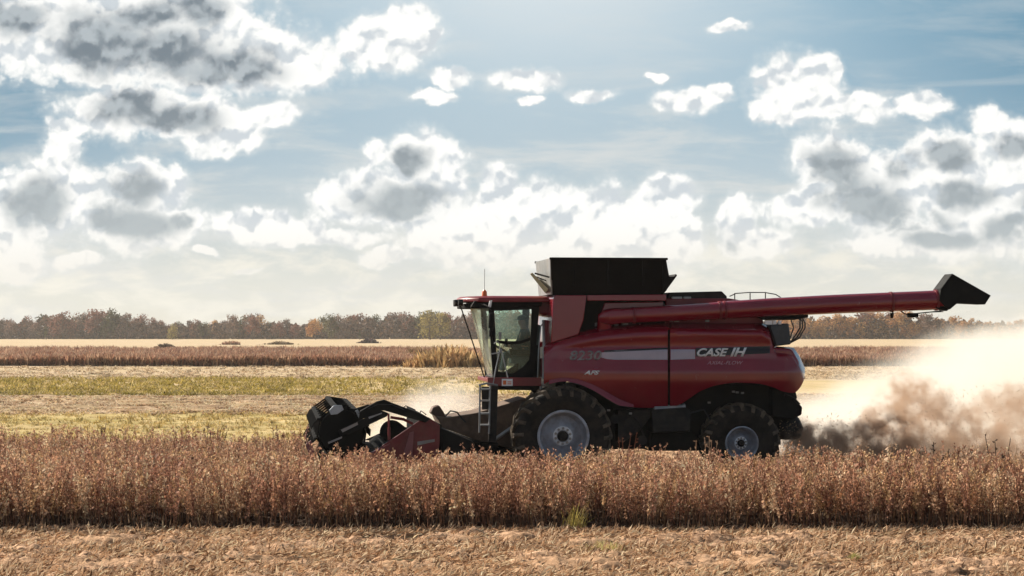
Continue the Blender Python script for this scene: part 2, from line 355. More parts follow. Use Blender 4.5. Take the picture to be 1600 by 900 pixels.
# ------------------------------------------------------------------ ground and fields
def ground_mat(name, c1, c2, c3, scale=1.0, stretch=(1, 1, 1), bump=0.6, stripes=0.0, stripe_w=1.0, green=None, shade_mulch=False):
    m = bpy.data.materials.new(name); m.use_nodes = True; T = NT(m.node_tree); b = T.n['Principled BSDF']
    tc = T.n.new('ShaderNodeTexCoord').outputs['Object']
    v = T.vec('MULTIPLY', tc, stretch)
    n1 = T.noise(v, 0.5 * scale, 8, 0.65); n2 = T.noise(v, 6.0 * scale, 6, 0.7)
    c = T.mix(T.smooth(n2, 0.36, 0.64), c1, c2)
    c = T.mix(T.smooth(n1, 0.4, 0.66, 0.0, 0.75), c, c3)
    if shade_mulch:  # dead leaves under the crop, darkened further to paint in its shade
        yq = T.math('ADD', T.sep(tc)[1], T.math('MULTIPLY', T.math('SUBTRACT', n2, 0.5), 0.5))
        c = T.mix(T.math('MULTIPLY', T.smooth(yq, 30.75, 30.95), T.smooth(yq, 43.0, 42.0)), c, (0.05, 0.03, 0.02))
    if stripes:
        wv = T.n.new('ShaderNodeTexWave'); wv.wave_type = 'BANDS'; wv.bands_direction = 'Y'
        wv.inputs['Scale'].default_value = 0.314 / stripe_w; wv.inputs['Distortion'].default_value = 1.4; wv.inputs['Detail'].default_value = 4
        wv.inputs['Detail Scale'].default_value = 1.2
        T.link(T.vec('MULTIPLY', tc, (0.25, 1, 1)), wv.inputs[0])
        c = T.mix(T.math('MULTIPLY', wv.outputs['Fac'], stripes), c, tuple(q * 0.42 for q in c1))
    if green:
        g = T.noise(T.vec('MULTIPLY', tc, (0.12, 0.6, 1)), 0.5, 5, 0.6)
        c = T.mix(T.smooth(g, 0.42, 0.62, 0, 0.85), c, green)
    T.link(c, b.inputs['Base Color']); b.inputs['Roughness'].default_value = 0.95; b.inputs['Specular IOR Level'].default_value = 0.1
    bp = T.n.new('ShaderNodeBump'); bp.inputs['Strength'].default_value = bump; bp.inputs['Distance'].default_value = 0.06
    T.link(n2, bp.inputs['Height']); T.link(bp.outputs[0], b.inputs['Normal'])
    return m

def sheet(name, x0, x1, y0, y1, z, mat, nx=2, ny=2, amp=0.0, ridge=None, kind='structure'):
    xs = np.linspace(x0, x1, nx); ys = np.linspace(y0, y1, ny); X, Y = np.meshgrid(xs, ys)
    Z = np.full_like(X, z)
    if amp:
        for k in range(1, 7):
            f = 2.2 * k ** 1.3
            for q in range(3):
                th = rng.uniform(0, math.pi); ph = rng.uniform(0, 6.28)
                Z += amp / (k ** 0.9) * 0.4 * np.sin(f * (X * math.cos(th) + Y * math.sin(th)) + ph + 1.5 * np.sin(0.7 * X + ph) + np.sin(1.1 * Y - ph))
        Z += rng.normal(0, amp * 0.25, Z.shape)
    if ridge: Z += ridge(X, Y)
    if amp or ridge:
        edge = np.minimum(np.minimum((Y - y0) / 0.5, (y1 - Y) / 0.5), 1).clip(0, 1); Z = z + (Z - z) * edge
    V = np.stack([X.ravel(), Y.ravel(), Z.ravel()], 1)
    i = np.arange(nx * ny).reshape(ny, nx); Fq = np.stack([i[:-1, :-1].ravel(), i[:-1, 1:].ravel(), i[1:, 1:].ravel(), i[1:, :-1].ravel()], 1)
    o = np_mesh(name, V, Fq, mat, smooth=bool(amp or ridge)); o['kind'] = kind
    return o

gm = ground_mat('field soil', (0.13, 0.11, 0.06), (0.20, 0.17, 0.09), (0.17, 0.13, 0.08), 0.3)
sheet('ground', -3500, 3500, -3500, 6500, -0.06, gm)
m_near = ground_mat('chaff covered soil', (0.13, 0.07, 0.04), (0.68, 0.43, 0.27), (0.50, 0.31, 0.18), 1.2, (0.45, 1, 1), 1.0, shade_mulch=True)
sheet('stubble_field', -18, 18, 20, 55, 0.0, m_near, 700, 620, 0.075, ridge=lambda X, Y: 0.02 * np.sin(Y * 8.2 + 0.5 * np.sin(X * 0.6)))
m_mid = ground_mat('mown field', (0.40, 0.25, 0.14), (0.78, 0.58, 0.38), (0.70, 0.54, 0.30), 0.8, (0.3, 1, 1), 1.0, stripes=0.6, stripe_w=3.2)
sheet('mown_field', -120, 120, 74.004, 94, 0.0, m_mid, 900, 300, 0.05, ridge=lambda X, Y: 0.11 * np.sin(Y * 1.95 + 0.4 * np.sin(X * 0.25)))
m_gold = ground_mat('yellow green grass', (0.50, 0.37, 0.16), (0.70, 0.54, 0.28), (0.42, 0.34, 0.10), 0.8, (0.2, 1, 1), 0.8, stripes=0.25, stripe_w=2.3)
sheet('grass_strip', -80, 80, 55.004, 74, 0.0, m_gold, 400, 150, 0.05, ridge=lambda X, Y: 0.06 * np.sin(Y * 2.2 + 0.3 * np.sin(X * 0.2)))
m_green = ground_mat('green cover crop', (0.46, 0.34, 0.15), (0.60, 0.46, 0.24), (0.66, 0.50, 0.31), 0.5, (0.12, 1, 1), 0.8)
sheet('green_field', -400, 400, 94.004, 122, 0.0, m_green, 500, 120, 0.06)
m_pale = ground_mat('pale stubble', (0.42, 0.31, 0.20), (0.62, 0.48, 0.33), (0.52, 0.40, 0.20), 0.35, (0.06, 1, 1), 0.8)
sheet('pale_field', -700, 700, 122.004, 900, 0.0, m_pale, 200, 200, 0.05)

# ------------------------------------------------------------------ standing soybean crop
def quad_strip(p0, p1, wv):
    return [p0 - wv, p0 + wv, p1 + wv, p1 - wv]
def make_plant(seed, h, branches, pods, leafy=0.1):
    g = np.random.default_rng(seed); Q = []; K = []
    lean = g.normal(0, 0.10, 2); base = np.zeros(3)
    def stem(t): return np.array([lean[0] * t * t * h + 0.02 * math.sin(4 * t + seed), lean[1] * t * t * h, t * h])
    def cross(p0, p1, w):
        for a in (0, 1.57): Q.append(quad_strip(p0, p1, np.array([math.cos(a), math.sin(a), 0]) * w)); K.append(0)
    ts = np.linspace(0, 1, 6)
    for i in range(5): cross(stem(ts[i]), stem(ts[i + 1]), 0.006 * (1.25 - ts[i]))
    spots = [stem(t) for t in 0.30 + 0.70 * g.random(int(pods * 0.55)) ** 0.8]
    for b in range(branches):
        t = g.uniform(0.12, 0.6); a = g.uniform(0, 6.28); L = g.uniform(0.25, 0.5) * h
        p = stem(t); q = p + np.array([math.cos(a) * 0.35, math.sin(a) * 0.35, 0.9]) * L
        cross(p, q, 0.004)
        spots += [p + (q - p) * g.uniform(0.2, 1.05) for _ in range(int(pods * 0.45 / branches))]
    for s in spots:
        a = g.uniform(0, 6.28); el = g.choice([-1, 1]) * g.uniform(0.2, 1.35); L = g.uniform(0.038, 0.07)
        d = np.array([math.cos(a) * math.cos(el), math.sin(a) * math.cos(el), math.sin(el)])
        if g.random() < leafy: L *= 1.5; w = 0.03
        else: w = g.uniform(0.008, 0.014)
        sd = np.cross(d, g.normal(0, 1, 3)); sd /= np.linalg.norm(sd)
        p0 = s + d * 0.008; p1 = s + d * L; mid = (p0 + p1) / 2
        Q.append([p0, mid + sd * w, p1, mid - sd * w]); K.append(1)
    return np.array(Q), np.array(K)

def scatter(name, protos, pts, scl, mat, palette, parent=None, z0=None, tone_fn=None):
    Vs = []; Ts = []
    pid = rng.integers(0, len(protos), len(pts))
    for k, (Q, K) in enumerate(protos):
        idx = np.where(pid == k)[0]
        if not len(idx): continue
        n = len(idx); P3 = pts[idx]; a = rng.uniform(0, 6.28, n); ca, sa = np.cos(a), np.sin(a); s = scl[idx]
        q = Q.reshape(-1, 3)
        tx, ty = rng.normal(0, 0.13, n), rng.normal(0, 0.09, n)
        X = (q[None, :, 0] * ca[:, None] - q[None, :, 1] * sa[:, None] + q[None, :, 2] * tx[:, None]) * s[:, None] + P3[:, 0:1]
        Y = (q[None, :, 0] * sa[:, None] + q[None, :, 1] * ca[:, None] + q[None, :, 2] * ty[:, None]) * s[:, None] + P3[:, 1:2]
        Z = q[None, :, 2] * s[:, None] + P3[:, 2:3]
        Vs.append(np.stack([X, Y, Z], -1).reshape(-1, 3))
        pc = palette[rng.integers(0, len(palette), n)]
        if tone_fn is not None: pc = tone_fn(P3, pc)
        jit = rng.uniform(0.5, 1.45, (n, len(Q), 1)) * (np.where(K == 0, 0.45, 1.0)[None, :, None] if K is not None else 1.0) * np.ones((1, 1, 3))
        t = pc[:, None, :] * jit
        t = np.repeat(t[:, :, None, :], 4, axis=2).reshape(-1, 3)
        Ts.append(t)
    V = np.concatenate(Vs); Tn = np.concatenate(Ts).clip(0, 0.95)
    Fq = np.arange(len(V)).reshape(-1, 4)
    return np_mesh(name, V, Fq, mat, tone=Tn, parent=parent)

plants = [make_plant(s, rng.uniform(0.84, 1.0), 4, 92, 0.05) for s in range(12)]
CROP_FRONT = 30.75
def rows(x0, x1, y0, y1, sp, dx):
    ys = np.arange(y0, y1, sp); out = []
    for y in ys:
        xs = np.arange(x0, x1, dx); out.append(np.stack([xs + rng.normal(0, dx * 0.4, len(xs)), y + rng.normal(0, 0.05, len(xs)), np.zeros(len(xs))], 1))
    return np.concatenate(out)
pa = rows(-17, 17, CROP_FRONT - 0.15, 35.6, 0.31, 0.075)
pb = rows(-20, -4.4, 35.7, 43.2, 0.36, 0.11)
pts = np.concatenate([pa, pb])
# a gap in the near row edge makes the outline uneven
fe = 0.22 * np.sin(pts[:, 0] * 1.7) * np.sin(pts[:, 0] * 0.63 + 1) + 0.12 * np.sin(pts[:, 0] * 5.1) + rng.normal(0, 0.1, len(pts))
keep = (rng.random(len(pts)) > 0.06) & (pts[:, 1] > CROP_FRONT + 0.02 + fe); pts = pts[keep]
clump = np.sin(pts[:, 0] * 3.3 + 2 * np.sin(pts[:, 1] * 1.9)) * np.sin(pts[:, 0] * 1.27 + pts[:, 1] * 0.8); pts = pts[rng.random(len(pts)) < 0.93 + 0.5 * clump]
scl = rng.normal(0.96, 0.09, len(pts)).clip(0.6, 1.25)
scl += 0.07 * np.sin(pts[:, 0] * 2.9 + pts[:, 1]) * rng.random(len(pts)) + 0.05 * np.sin(pts[:, 0] * 1.1 + 1) * np.sin(pts[:, 0] * 0.37) 
pal = np.array([(0.70, 0.41, 0.25), (0.56, 0.30, 0.19), (0.80, 0.51, 0.32), (0.40, 0.20, 0.13), (0.88, 0.61, 0.40), (0.60, 0.33, 0.22), (0.74, 0.48, 0.26)])
crop = scatter('soybean_crop', plants, pts, scl, M['plant'], pal)
tag(crop, 'strip of dry brown standing soybeans in front of and ahead of the harvester', 'crop', kind='stuff')

# straw and chaff lying on the stubble
def litter(name, n, x0, x1, y0, y1, smin, smax, label, zb=0.0, tall=0.0):
    p = np.stack([rng.uniform(x0, x1, n), rng.uniform(y0, y1, n), rng.uniform(0.0, 0.035, n) + zb], 1)
    den = 0.55 + 0.45 * np.sin(p[:, 1] * 2.1 + 0.5 * np.sin(p[:, 0] * 0.5)) + 0.45 * np.sin(p[:, 0] * 2.3 + 1.3 * np.sin(p[:, 1] * 1.4)) * np.sin(p[:, 0] * 0.9 - p[:, 1] * 1.7)
    p = p[rng.random(n) < den + 0.12]; n = len(p)
    a = np.where(rng.random(n) < 0.55, rng.normal(0, 0.5, n), rng.uniform(0, 6.28, n)); el = rng.normal(0, 0.35, n); L = rng.uniform(smin, smax, n); w = rng.uniform(0.004, 0.015, n)
    if tall: k = rng.random(n) < tall; el[k] = rng.uniform(0.9, 1.5, k.sum())
    d = np.stack([np.cos(a) * np.cos(el), np.sin(a) * np.cos(el), np.abs(np.sin(el))], 1)
    rnd = rng.normal(0, 1, (n, 3)); sd = np.cross(d, rnd); sd /= np.linalg.norm(sd, axis=1, keepdims=True)
    p0 = p; p1 = p + d * L[:, None]; mid = (p0 + p1) / 2 + np.array([0, 0, 1]) * (L * 0.08)[:, None]
    V = np.stack([p0, mid + sd * w[:, None], p1, mid - sd * w[:, None]], 1).reshape(-1, 3)
    pl = np.array([(0.78, 0.54, 0.34), (0.66, 0.42, 0.25), (0.46, 0.27, 0.15), (0.88, 0.68, 0.45), (0.20, 0.11, 0.06)])
    t = np.repeat(pl[rng.integers(0, 5, n)] * rng.uniform(0.8, 1.15, (n, 1)), 4, axis=0).clip(0, 0.9)
    o = np_mesh(name, V, np.arange(len(V)).reshape(-1, 4), M['plant'], tone=t)
    return tag(o, label, 'straw', kind='stuff')
litter('straw_litter', 130000, -9, 9, 23.5, 30.7, 0.05, 0.19, 'pale chopped straw lying on the soil along the bottom of the photo', tall=0.06)
litter('stubble_straw', 36000, -16, 16, 44, 55, 0.05, 0.18, 'chopped straw and short stubble behind the harvester', zb=0.02, tall=0.25)
litter('crop_litter', 9000, -14, 14, 35, 44, 0.05, 0.16, 'straw scattered on the cut strip under the harvester', tall=0.1)

# loose tussocks over the mown field behind
def tuft_proto(seed, n=14, h=0.3, spread=0.12, w=0.012):
    g = np.random.default_rng(seed); Q = []
    for i in range(n):
        a = g.uniform(0, 6.28); b = np.array([g.normal(0, spread * 0.4), g.normal(0, spread * 0.4), 0]); L = h * g.uniform(0.5, 1.1)
        tip = b + np.array([math.cos(a) * spread * g.uniform(0.3, 1.4), math.sin(a) * spread * g.uniform(0.3, 1.4), L])
        sd = np.array([-math.sin(a), math.cos(a), 0]) * w; mid = (b + tip) / 2 + np.array([0, 0, 0.12 * L])
        Q.append([b - sd, b + sd, mid + sd, mid - sd]); Q.append([mid - sd, mid + sd, tip + sd * 0.2, tip - sd * 0.2])
    return np.array(Q), None
tf = [tuft_proto(s) for s in range(5)]
n = 16000
tp = np.stack([rng.uniform(-34, 30, n), rng.uniform(72, 95, n), np.zeros(n)], 1)
ph = (tp[:, 1] * 1.95 + 0.4 * np.sin(tp[:, 0] * 0.25)); tp = tp[np.sin(ph) > rng.uniform(-0.6, 0.6, n)]; tp[:, 2] = 0.06
flat = [tuft_proto(80 + s, 12, 0.10, 0.28, 0.022) for s in range(5)]
o = scatter('straw_windrows', flat, tp, rng.uniform(0.5, 1.3, len(tp)), M['plant'], np.array([(0.82, 0.61, 0.40), (0.66, 0.46, 0.28), (0.86, 0.67, 0.44), (0.38, 0.24, 0.14)]))
tag(o, 'rows of cut straw across the mown field behind the machine', 'straw', kind='stuff')
n = 12000
tp = np.stack([rng.uniform(-42, 30, n), 93 + 36 * rng.random(n) ** 1.7, np.zeros(n)], 1); tp = tp[rng.random(n) < 1.0 - 0.06 * (tp[:, 0] + 14).clip(0, 40)]; n = len(tp)
o = scatter('green_cover_plants', [tuft_proto(20 + s, 10, 0.28, 0.3, 0.03) for s in range(4)], tp, rng.uniform(0.4, 1.0, n), M['plant'], np.array([(0.42, 0.33, 0.07), (0.52, 0.41, 0.12), (0.62, 0.48, 0.22), (0.30, 0.24, 0.06)]))
tag(o, 'band of low green plants in the field on the left', 'grass', kind='stuff')
n = 15000
tp = np.stack([rng.uniform(-27, 20, n), rng.uniform(55, 76, n), np.zeros(n)], 1)
tp = tp[np.sin(tp[:, 1] * 2.2 + 0.3 * np.sin(tp[:, 0] * 0.2)) > rng.uniform(-1.0, 0.8, n)]
o = scatter('yellow_grass', [tuft_proto(30 + s, 10, 0.16, 0.12, 0.012) for s in range(4)], tp, rng.uniform(0.5, 1.1, len(tp)), M['plant'], np.array([(0.68, 0.50, 0.20), (0.58, 0.44, 0.17), (0.78, 0.60, 0.32), (0.42, 0.32, 0.12)]))
tag(o, 'short yellow green grass beyond the standing crop', 'grass', kind='stuff')

# far brown crop field (174 - 290 m)
n = 26000
yy = 174 + 116 * rng.random(n) ** 2.2
tp = np.stack([rng.uniform(-0.29, 0.29, n) * yy, yy, np.zeros(n)], 1)
fp = [tuft_proto(40 + s, 16, 1.0, 0.5, 0.05) for s in range(6)]
xw = tp[:, 0]
o = scatter('far_crop', fp, tp, (rng.uniform(0.7, 1.05, n) + 0.12 * np.sin(xw * 0.21) * np.sin(xw * 0.07 + 2)), M['plant'], np.array([(0.46, 0.25, 0.16), (0.56, 0.34, 0.22), (0.38, 0.19, 0.13), (0.64, 0.44, 0.30)]))
tag(o, 'distant band of reddish brown standing crop before the treeline', 'crop', kind='stuff')
# the crop bed beneath the stems
m_bed = ground_mat('crop bed', (0.10, 0.06, 0.04), (0.20, 0.12, 0.08), (0.15, 0.09, 0.06), 0.5)
sheet('far_crop_ground', -90, 90, 174, 290, 0.02, m_bed)

n = 9000
tp = np.stack([rng.uniform(-0.29, 0.29, n), 124 + 48 * rng.random(n) ** 1.3, np.zeros(n)], 1); tp[:, 0] *= tp[:, 1]
tp = tp[np.sin(tp[:, 1] * 1.1 + 0.6 * np.sin(tp[:, 0] * 0.1)) > rng.uniform(-0.9, 0.7, n)]
o = scatter('pale_stubble_rows', [tuft_proto(90 + s, 9, 0.16, 0.35, 0.03) for s in range(4)], tp, rng.uniform(0.5, 1.2, len(tp)), M['plant'], np.array([(0.70, 0.54, 0.36), (0.58, 0.42, 0.27), (0.42, 0.30, 0.18), (0.78, 0.62, 0.42)]))
tag(o, 'pale stubble in the bright strip before the reddish far crop', 'stubble', kind='stuff')

# clump of tall pale grass beside the cab, and small bushes far out in the pale field
def far(px, py, Y): return ((px - 800) * Y / F, Y, CAMH + (HOR - py) * Y / F)
def grass_clump(name, px, Y, w, h, count, palette, label, blade=0.03, cat='grass'):
    c = far(px, 0, Y); n = count
    p = np.stack([rng.normal(0, w * 0.35, n), rng.normal(0, w * 0.2, n), np.zeros(n)], 1)
    k = [tuft_proto(60 + s + int(px), 12, 1.0, 0.45, blade) for s in range(3)]
    s = h * np.exp(-(p[:, 0] / (w * 0.5)) ** 2) * rng.uniform(0.6, 1.05, n)
    o = scatter(name, k, p, s, M['plant'], np.array(palette)); o.location = (c[0], Y, 0.0)
    return tag(o, label, cat)
grass_clump('tall_grass_clump', 700, 168, 7.0, 1.9, 260, [(0.62, 0.42, 0.20), (0.70, 0.50, 0.26), (0.50, 0.30, 0.15)], 'mound of tall golden dry grass left of the cab, in front of the far trees', 0.06)
grass_clump('tall_grass_clump', 655, 205, 3.5, 1.6, 90, [(0.34, 0.2, 0.12), (0.5, 0.34, 0.18)], 'small dark reddish grass clump at the left foot of the golden mound', 0.06)
grass_clump('low_bush', 258, 360, 4.0, 0.9, 70, [(0.10, 0.07, 0.05), (0.16, 0.11, 0.07)], 'low dark bush lying flat in the pale field below the treeline, far left', 0.12, 'bush')
grass_clump('low_bush', 362, 440, 5.0, 1.0, 50, [(0.45, 0.25, 0.18), (0.5, 0.32, 0.2)], 'faint pinkish bush in the pale far field, between two darker low bushes', 0.12, 'bush')
grass_clump('low_bush', 437, 450, 7.0, 0.9, 90, [(0.24, 0.17, 0.10), (0.34, 0.26, 0.17)], 'long low brown bush at the edge of the pale far field', 0.12, 'bush')
grass_clump('low_bush', 576, 500, 5.0, 1.4, 60, [(0.10, 0.08, 0.08), (0.14, 0.1, 0.1)], 'small grey bush at the foot of the treeline left of the yellow tree', 0.12, 'bush')
grass_clump('green_weed', 942, 27.7, 0.8, 0.2, 34, [(0.60, 0.56, 0.2), (0.70, 0.60, 0.28), (0.55, 0.5, 0.16)], 'yellow green grass tuft growing in the chopped straw at the bottom', 0.02, 'weed')
grass_clump('green_weed', 1335, 26.7, 0.2, 0.12, 60, [(0.52, 0.5, 0.16), (0.60, 0.52, 0.22)], 'faint yellowish tuft in the chopped straw at the lower right', 0.02, 'weed')
grass_clump('green_weed', 897, 30.8, 0.3, 0.45, 9, [(0.66, 0.55, 0.16), (0.72, 0.58, 0.24)], 'bright yellow green weed at the near edge of the brown crop', 0.02, 'weed')

def stalk_weed(px, Y, h, label, tone=(0.06, 0.045, 0.035)):
    c = far(px, 0, Y); g = np.random.default_rng(int(px)); Q = []
    for i in range(7):
        lean = g.normal(0, 0.16, 2); H = h * g.uniform(0.65, 1.0); b = np.array([g.normal(0, 0.06), g.normal(0, 0.06), 0])
        t = b + np.array([lean[0] * H, lean[1] * H, H])
        for a in (0, 1.57): Q.append(quad_strip(b, t, np.array([math.cos(a), math.sin(a), 0]) * 0.007))
        for j in range(16):
            s = b + (t - b) * g.uniform(0.4, 1.0); d = g.normal(0, 1, 3); d[2] = abs(d[2]); d /= np.linalg.norm(d); sd = np.cross(d, g.normal(0, 1, 3)); sd /= np.linalg.norm(sd)
            p1 = s + d * 0.07; mid = (s + p1) / 2; Q.append([s, mid + sd * 0.014, p1, mid - sd * 0.014])
    V = np.array(Q).reshape(-1, 3); o = np_mesh('tall_weed', V, np.arange(len(V)).reshape(-1, 4), M['plant'], tone=np.tile(np.array(tone), (len(V), 1)))
    o.location = (c[0], Y, 0); return tag(o, label, 'weed', 'weeds standing above the crop')
stalk_weed(1552, 35.5, 1.36, 'tallest dark weed rising above the crop against the dust at the right edge')
stalk_weed(1470, 35.6, 1.22, 'dark upright weed above the crop, second from the right edge')
stalk_weed(1445, 35.6, 1.12, 'shorter dark weed just left of the second tallest one by the dust')
stalk_weed(975, 36.6, 1.25, 'reddish dry weed standing between front wheel and middle of the machine', (0.20, 0.08, 0.05))
stalk_weed(1087, 36.4, 1.22, 'thin pale dry stalk standing just ahead of the rear wheel', (0.4, 0.26, 0.17))
stalk_weed(1107, 36.4, 1.25, 'pale dry stalk leaning against the front of the rear tyre', (0.4, 0.26, 0.17))
stalk_weed(440, 42.6, 1.16, 'pale thin weed above the crop a little left of the reel', (0.3, 0.2, 0.13))
stalk_weed(160, 42.6, 1.15, 'dark purplish weed above the crop at far left', (0.14, 0.08, 0.07))
stalk_weed(325, 42.6, 1.14, 'dark purplish weed above the crop, left part, beside yellow grass', (0.14, 0.08, 0.07))

# ------------------------------------------------------------------ far trees
def crown_mesh(name, seed, h, w, n, card, palette, pointed=False, base=0.12):
    g = np.random.default_rng(seed)
    k = 9; cen = []
    for i in range(k):
        t = g.uniform(base + 0.1, 0.88); rr = w * 0.5 * (1 - t if pointed else math.sin(math.pi * min(1, t * 0.9 + 0.12)) ** 0.6) * 0.62
        a = g.uniform(0, 6.28); cen.append((math.cos(a) * rr, math.sin(a) * rr, t * h, (0.16 + 0.16 * g.random()) * w * (1.15 - t if pointed else 1)))
    cen.append((0, 0, h * 0.86, w * (0.1 if pointed else 0.2)))
    pick = g.integers(0, len(cen), n); c = np.array(cen)[pick]
    d = g.normal(0, 1, (n, 3)); d /= np.linalg.norm(d, axis=1, keepdims=True); r = g.random(n) ** 0.45
    p = c[:, :3] + d * r[:, None] * c[:, 3:4] * np.array([1, 1, 1.15]); p[:, 2] = p[:, 2].clip(h * 0.04, None)
    u = g.normal(0, 1, (n, 3)); u /= np.linalg.norm(u, axis=1, keepdims=True); v = np.cross(u, g.normal(0, 1, (n, 3))); v /= np.linalg.norm(v, axis=1, keepdims=True)
    s = card * g.uniform(0.5, 1.2, (n, 1)); V = np.stack([p - u * s, p + v * s * 0.6, p + u * s, p - v * s * 0.6], 1).reshape(-1, 3)
    pal = np.array(palette); cl = pal[(pick + seed) % len(pal)] * g.uniform(0.7, 1.25, (n, 1))
    me_o = np_mesh(name, V, np.arange(len(V)).reshape(-1, 4), M['leaf'], tone=np.repeat(cl, 4, axis=0).clip(0, 0.9))
    return me_o
def trunk_mb(seed, h, w, bare=False):
    g = random.Random(seed); b = MB(); r = 0.028 * h
    b.tube([(0, 0, -0.1), (0.02 * h, 0, 0.3 * h), (0, 0.01 * h, 0.62 * h), (0.01 * h, 0, 0.93 * h)], [r, r * 0.8, r * 0.5, r * 0.12], 6)
    for i in range(14 if bare else 7):
        z = g.uniform(0.2, 0.75) * h; a = g.uniform(0, 6.28); L = g.uniform(0.25, 0.5) * w
        b.tube([(0.01 * h, 0, z), (math.cos(a) * L * 0.6, math.sin(a) * L * 0.6, z + 0.1 * h), (math.cos(a) * L, math.sin(a) * L, z + 0.26 * h)], [r * 0.4, r * 0.25, r * 0.06], 4)
    return b
KIND = {
 'russet': [(0.27, 0.12, 0.08), (0.34, 0.16, 0.11), (0.19, 0.09, 0.07)],
 'greybrown': [(0.26, 0.17, 0.13), (0.34, 0.22, 0.17), (0.17, 0.12, 0.10)],
 'orange': [(0.62, 0.34, 0.13), (0.70, 0.43, 0.19), (0.50, 0.24, 0.10)],
 'yellow': [(0.46, 0.37, 0.12), (0.40, 0.33, 0.10), (0.30, 0.25, 0.08)],
 'dark': [(0.035, 0.042, 0.03), (0.05, 0.05, 0.04), (0.03, 0.035, 0.03)],
 'olive': [(0.13, 0.13, 0.05), (0.17, 0.16, 0.06), (0.10, 0.10, 0.045)],
}
protos = {}
def tree(kind, var, x, y, s, label, group=None, pointed=False, name='tree'):
    key = (kind, var, pointed)
    if key not in protos:
        root = empty(name); root.location = (0, 0, 0)
        c = crown_mesh('crown', hash_(kind) + var * 7, 9.0, 8.0 if not pointed else 4.5, 900, 0.40, KIND[kind], pointed); c.parent = root
        t = trunk_mb(var + 3, 9.0, 7.0).build('trunk', M['bark'], root)
        protos[key] = root; o = root
    else:
        src = protos[key]; o = src.copy(); col.objects.link(o); o.name = name
        for ch in [q for q in src.children]:
            cc = ch.copy(); cc.parent = o; col.objects.link(cc)
    o.location = (x, y, 0); sx = s * random.uniform(0.85, 1.2); o.scale = (sx, sx, s); o.rotation_euler = (0, 0, random.uniform(0, 6.28))
    for k in ('label', 'category', 'group'):
        if k in o: del o[k]
    return tag(o, label, 'tree', group)
def hash_(k): return sum(ord(c) * (i + 1) for i, c in enumerate(k)) % 997
def top_profile(px):   # pixel height of the treeline at each place
    return float(np.interp(px, [-400, 0, 30, 70, 110, 150, 190, 225, 260, 330, 400, 440, 500, 530, 580, 640, 700, 760, 900, 1250, 1290, 1350, 1420, 1500, 1560, 1600, 2000],
                           [492, 497, 498, 489, 491, 490, 492, 499, 503, 502, 496, 504, 500, 495, 493, 488, 487, 492, 492, 490, 492, 489, 492, 498, 500, 500, 495]))
TY = 745.0
px = -160.0; i = 0
while px < 1780:
    if px < 850 or px > 1225:
        right = px > 1000
        r_ = random.random()
        if right: kd = 'orange' if r_ < 0.45 else ('yellow' if r_ < 0.62 else ('russet' if r_ < 0.85 else 'greybrown'))
        elif px < 250: kd = 'russet' if r_ < 0.55 else ('greybrown' if r_ < 0.92 else 'olive')
        elif px < 520: kd = 'greybrown' if r_ < 0.35 else ('russet' if r_ < 0.6 else ('orange' if r_ < 0.78 else 'olive'))
        else: kd = 'russet' if r_ < 0.35 else ('greybrown' if r_ < 0.75 else 'olive')
        Y = TY + random.uniform(-8, 22); s = (530 - top_profile(px)) * Y / F / 9.0 * random.choice([random.uniform(0.72, 0.95), random.uniform(0.92, 1.1), random.uniform(0.95, 1.18)])
        side = 'right of the harvester, beyond the dust' if right else 'left of the harvester'
        nm = {'russet': 'rusty brown', 'greybrown': 'grey brown thinly leaved', 'orange': 'orange autumn', 'yellow': 'yellow leaved', 'olive': 'dull olive green'}[kd]
        tree(kd, random.randint(0, 2), (px - 800) * Y / F, Y, s, '%s tree in the far treeline %s' % (nm, side), '%s trees in the far treeline %s' % (nm, side))
    px += random.uniform(11, 17)
# trees one can tell apart
def special(kd, px, top, Y, label, pointed=False, v=5):
    tree(kd, v, (px - 800) * Y / F, Y, (517 + CAMH * F / Y - top) * Y / F / 9.0, label, None, pointed)
special('yellow', 672, 486, 700, 'tall yellow green tree left of the cab, standing out from the treeline')
special('yellow', 688, 489, 704, 'second yellow green tree, touching the tall one left of the cab', v=6)
special('orange', 493, 499, 705, 'bright orange tree in the treeline, above the empty pale field')
special('yellow', 269, 506, 700, 'small yellow tree alone in the low part of the treeline at left')
special('olive', 562, 514, 690, 'small pale green pointed tree at the foot of the treeline, left of the yellow pair', True)
special('olive', 72, 508, 690, 'small pale green pointed tree at the foot of the treeline at far left', True)
special('russet', 395, 495, 705, 'round rust coloured tree rising above its lower neighbours in the treeline', v=7)
# the mass of the wood behind the front trees, and its dark brushy foot
n = 60000
yy = rng.uniform(742, 790, n); xp = rng.uniform(-300, 1900, n)
hp = np.interp(xp, np.arange(-400, 2001, 10), [(530 - top_profile(q)) * 0.25 for q in range(-400, 2001, 10)])
hp = hp * (0.80 + 0.1 * np.sin(xp * 0.21) + 0.06 * np.sin(xp * 0.53 + 1))
p = np.stack([(xp - 800) * yy / F, yy, hp * rng.random(n) ** 1.15], 1)
u = rng.normal(0, 1, (n, 3)); u /= np.linalg.norm(u, axis=1, keepdims=True); v = np.cross(u, rng.normal(0, 1, (n, 3))); v /= np.linalg.norm(v, axis=1, keepdims=True)
s = rng.uniform(0.4, 0.9, (n, 1)); V = np.stack([p - u * s, p + v * s * 0.7, p + u * s, p - v * s * 0.7], 1).reshape(-1, 3)
pc = np.array([(0.12, 0.075, 0.055), (0.16, 0.10, 0.07), (0.08, 0.06, 0.045), (0.20, 0.12, 0.07)])[rng.integers(0, 4, n)]
tag(np_mesh('woods', V, np.arange(len(V)).reshape(-1, 4), M['leaf'], tone=np.repeat(pc, 4, axis=0)), 'dark mass of the wood behind the front trees on the horizon', 'wood', kind='stuff')

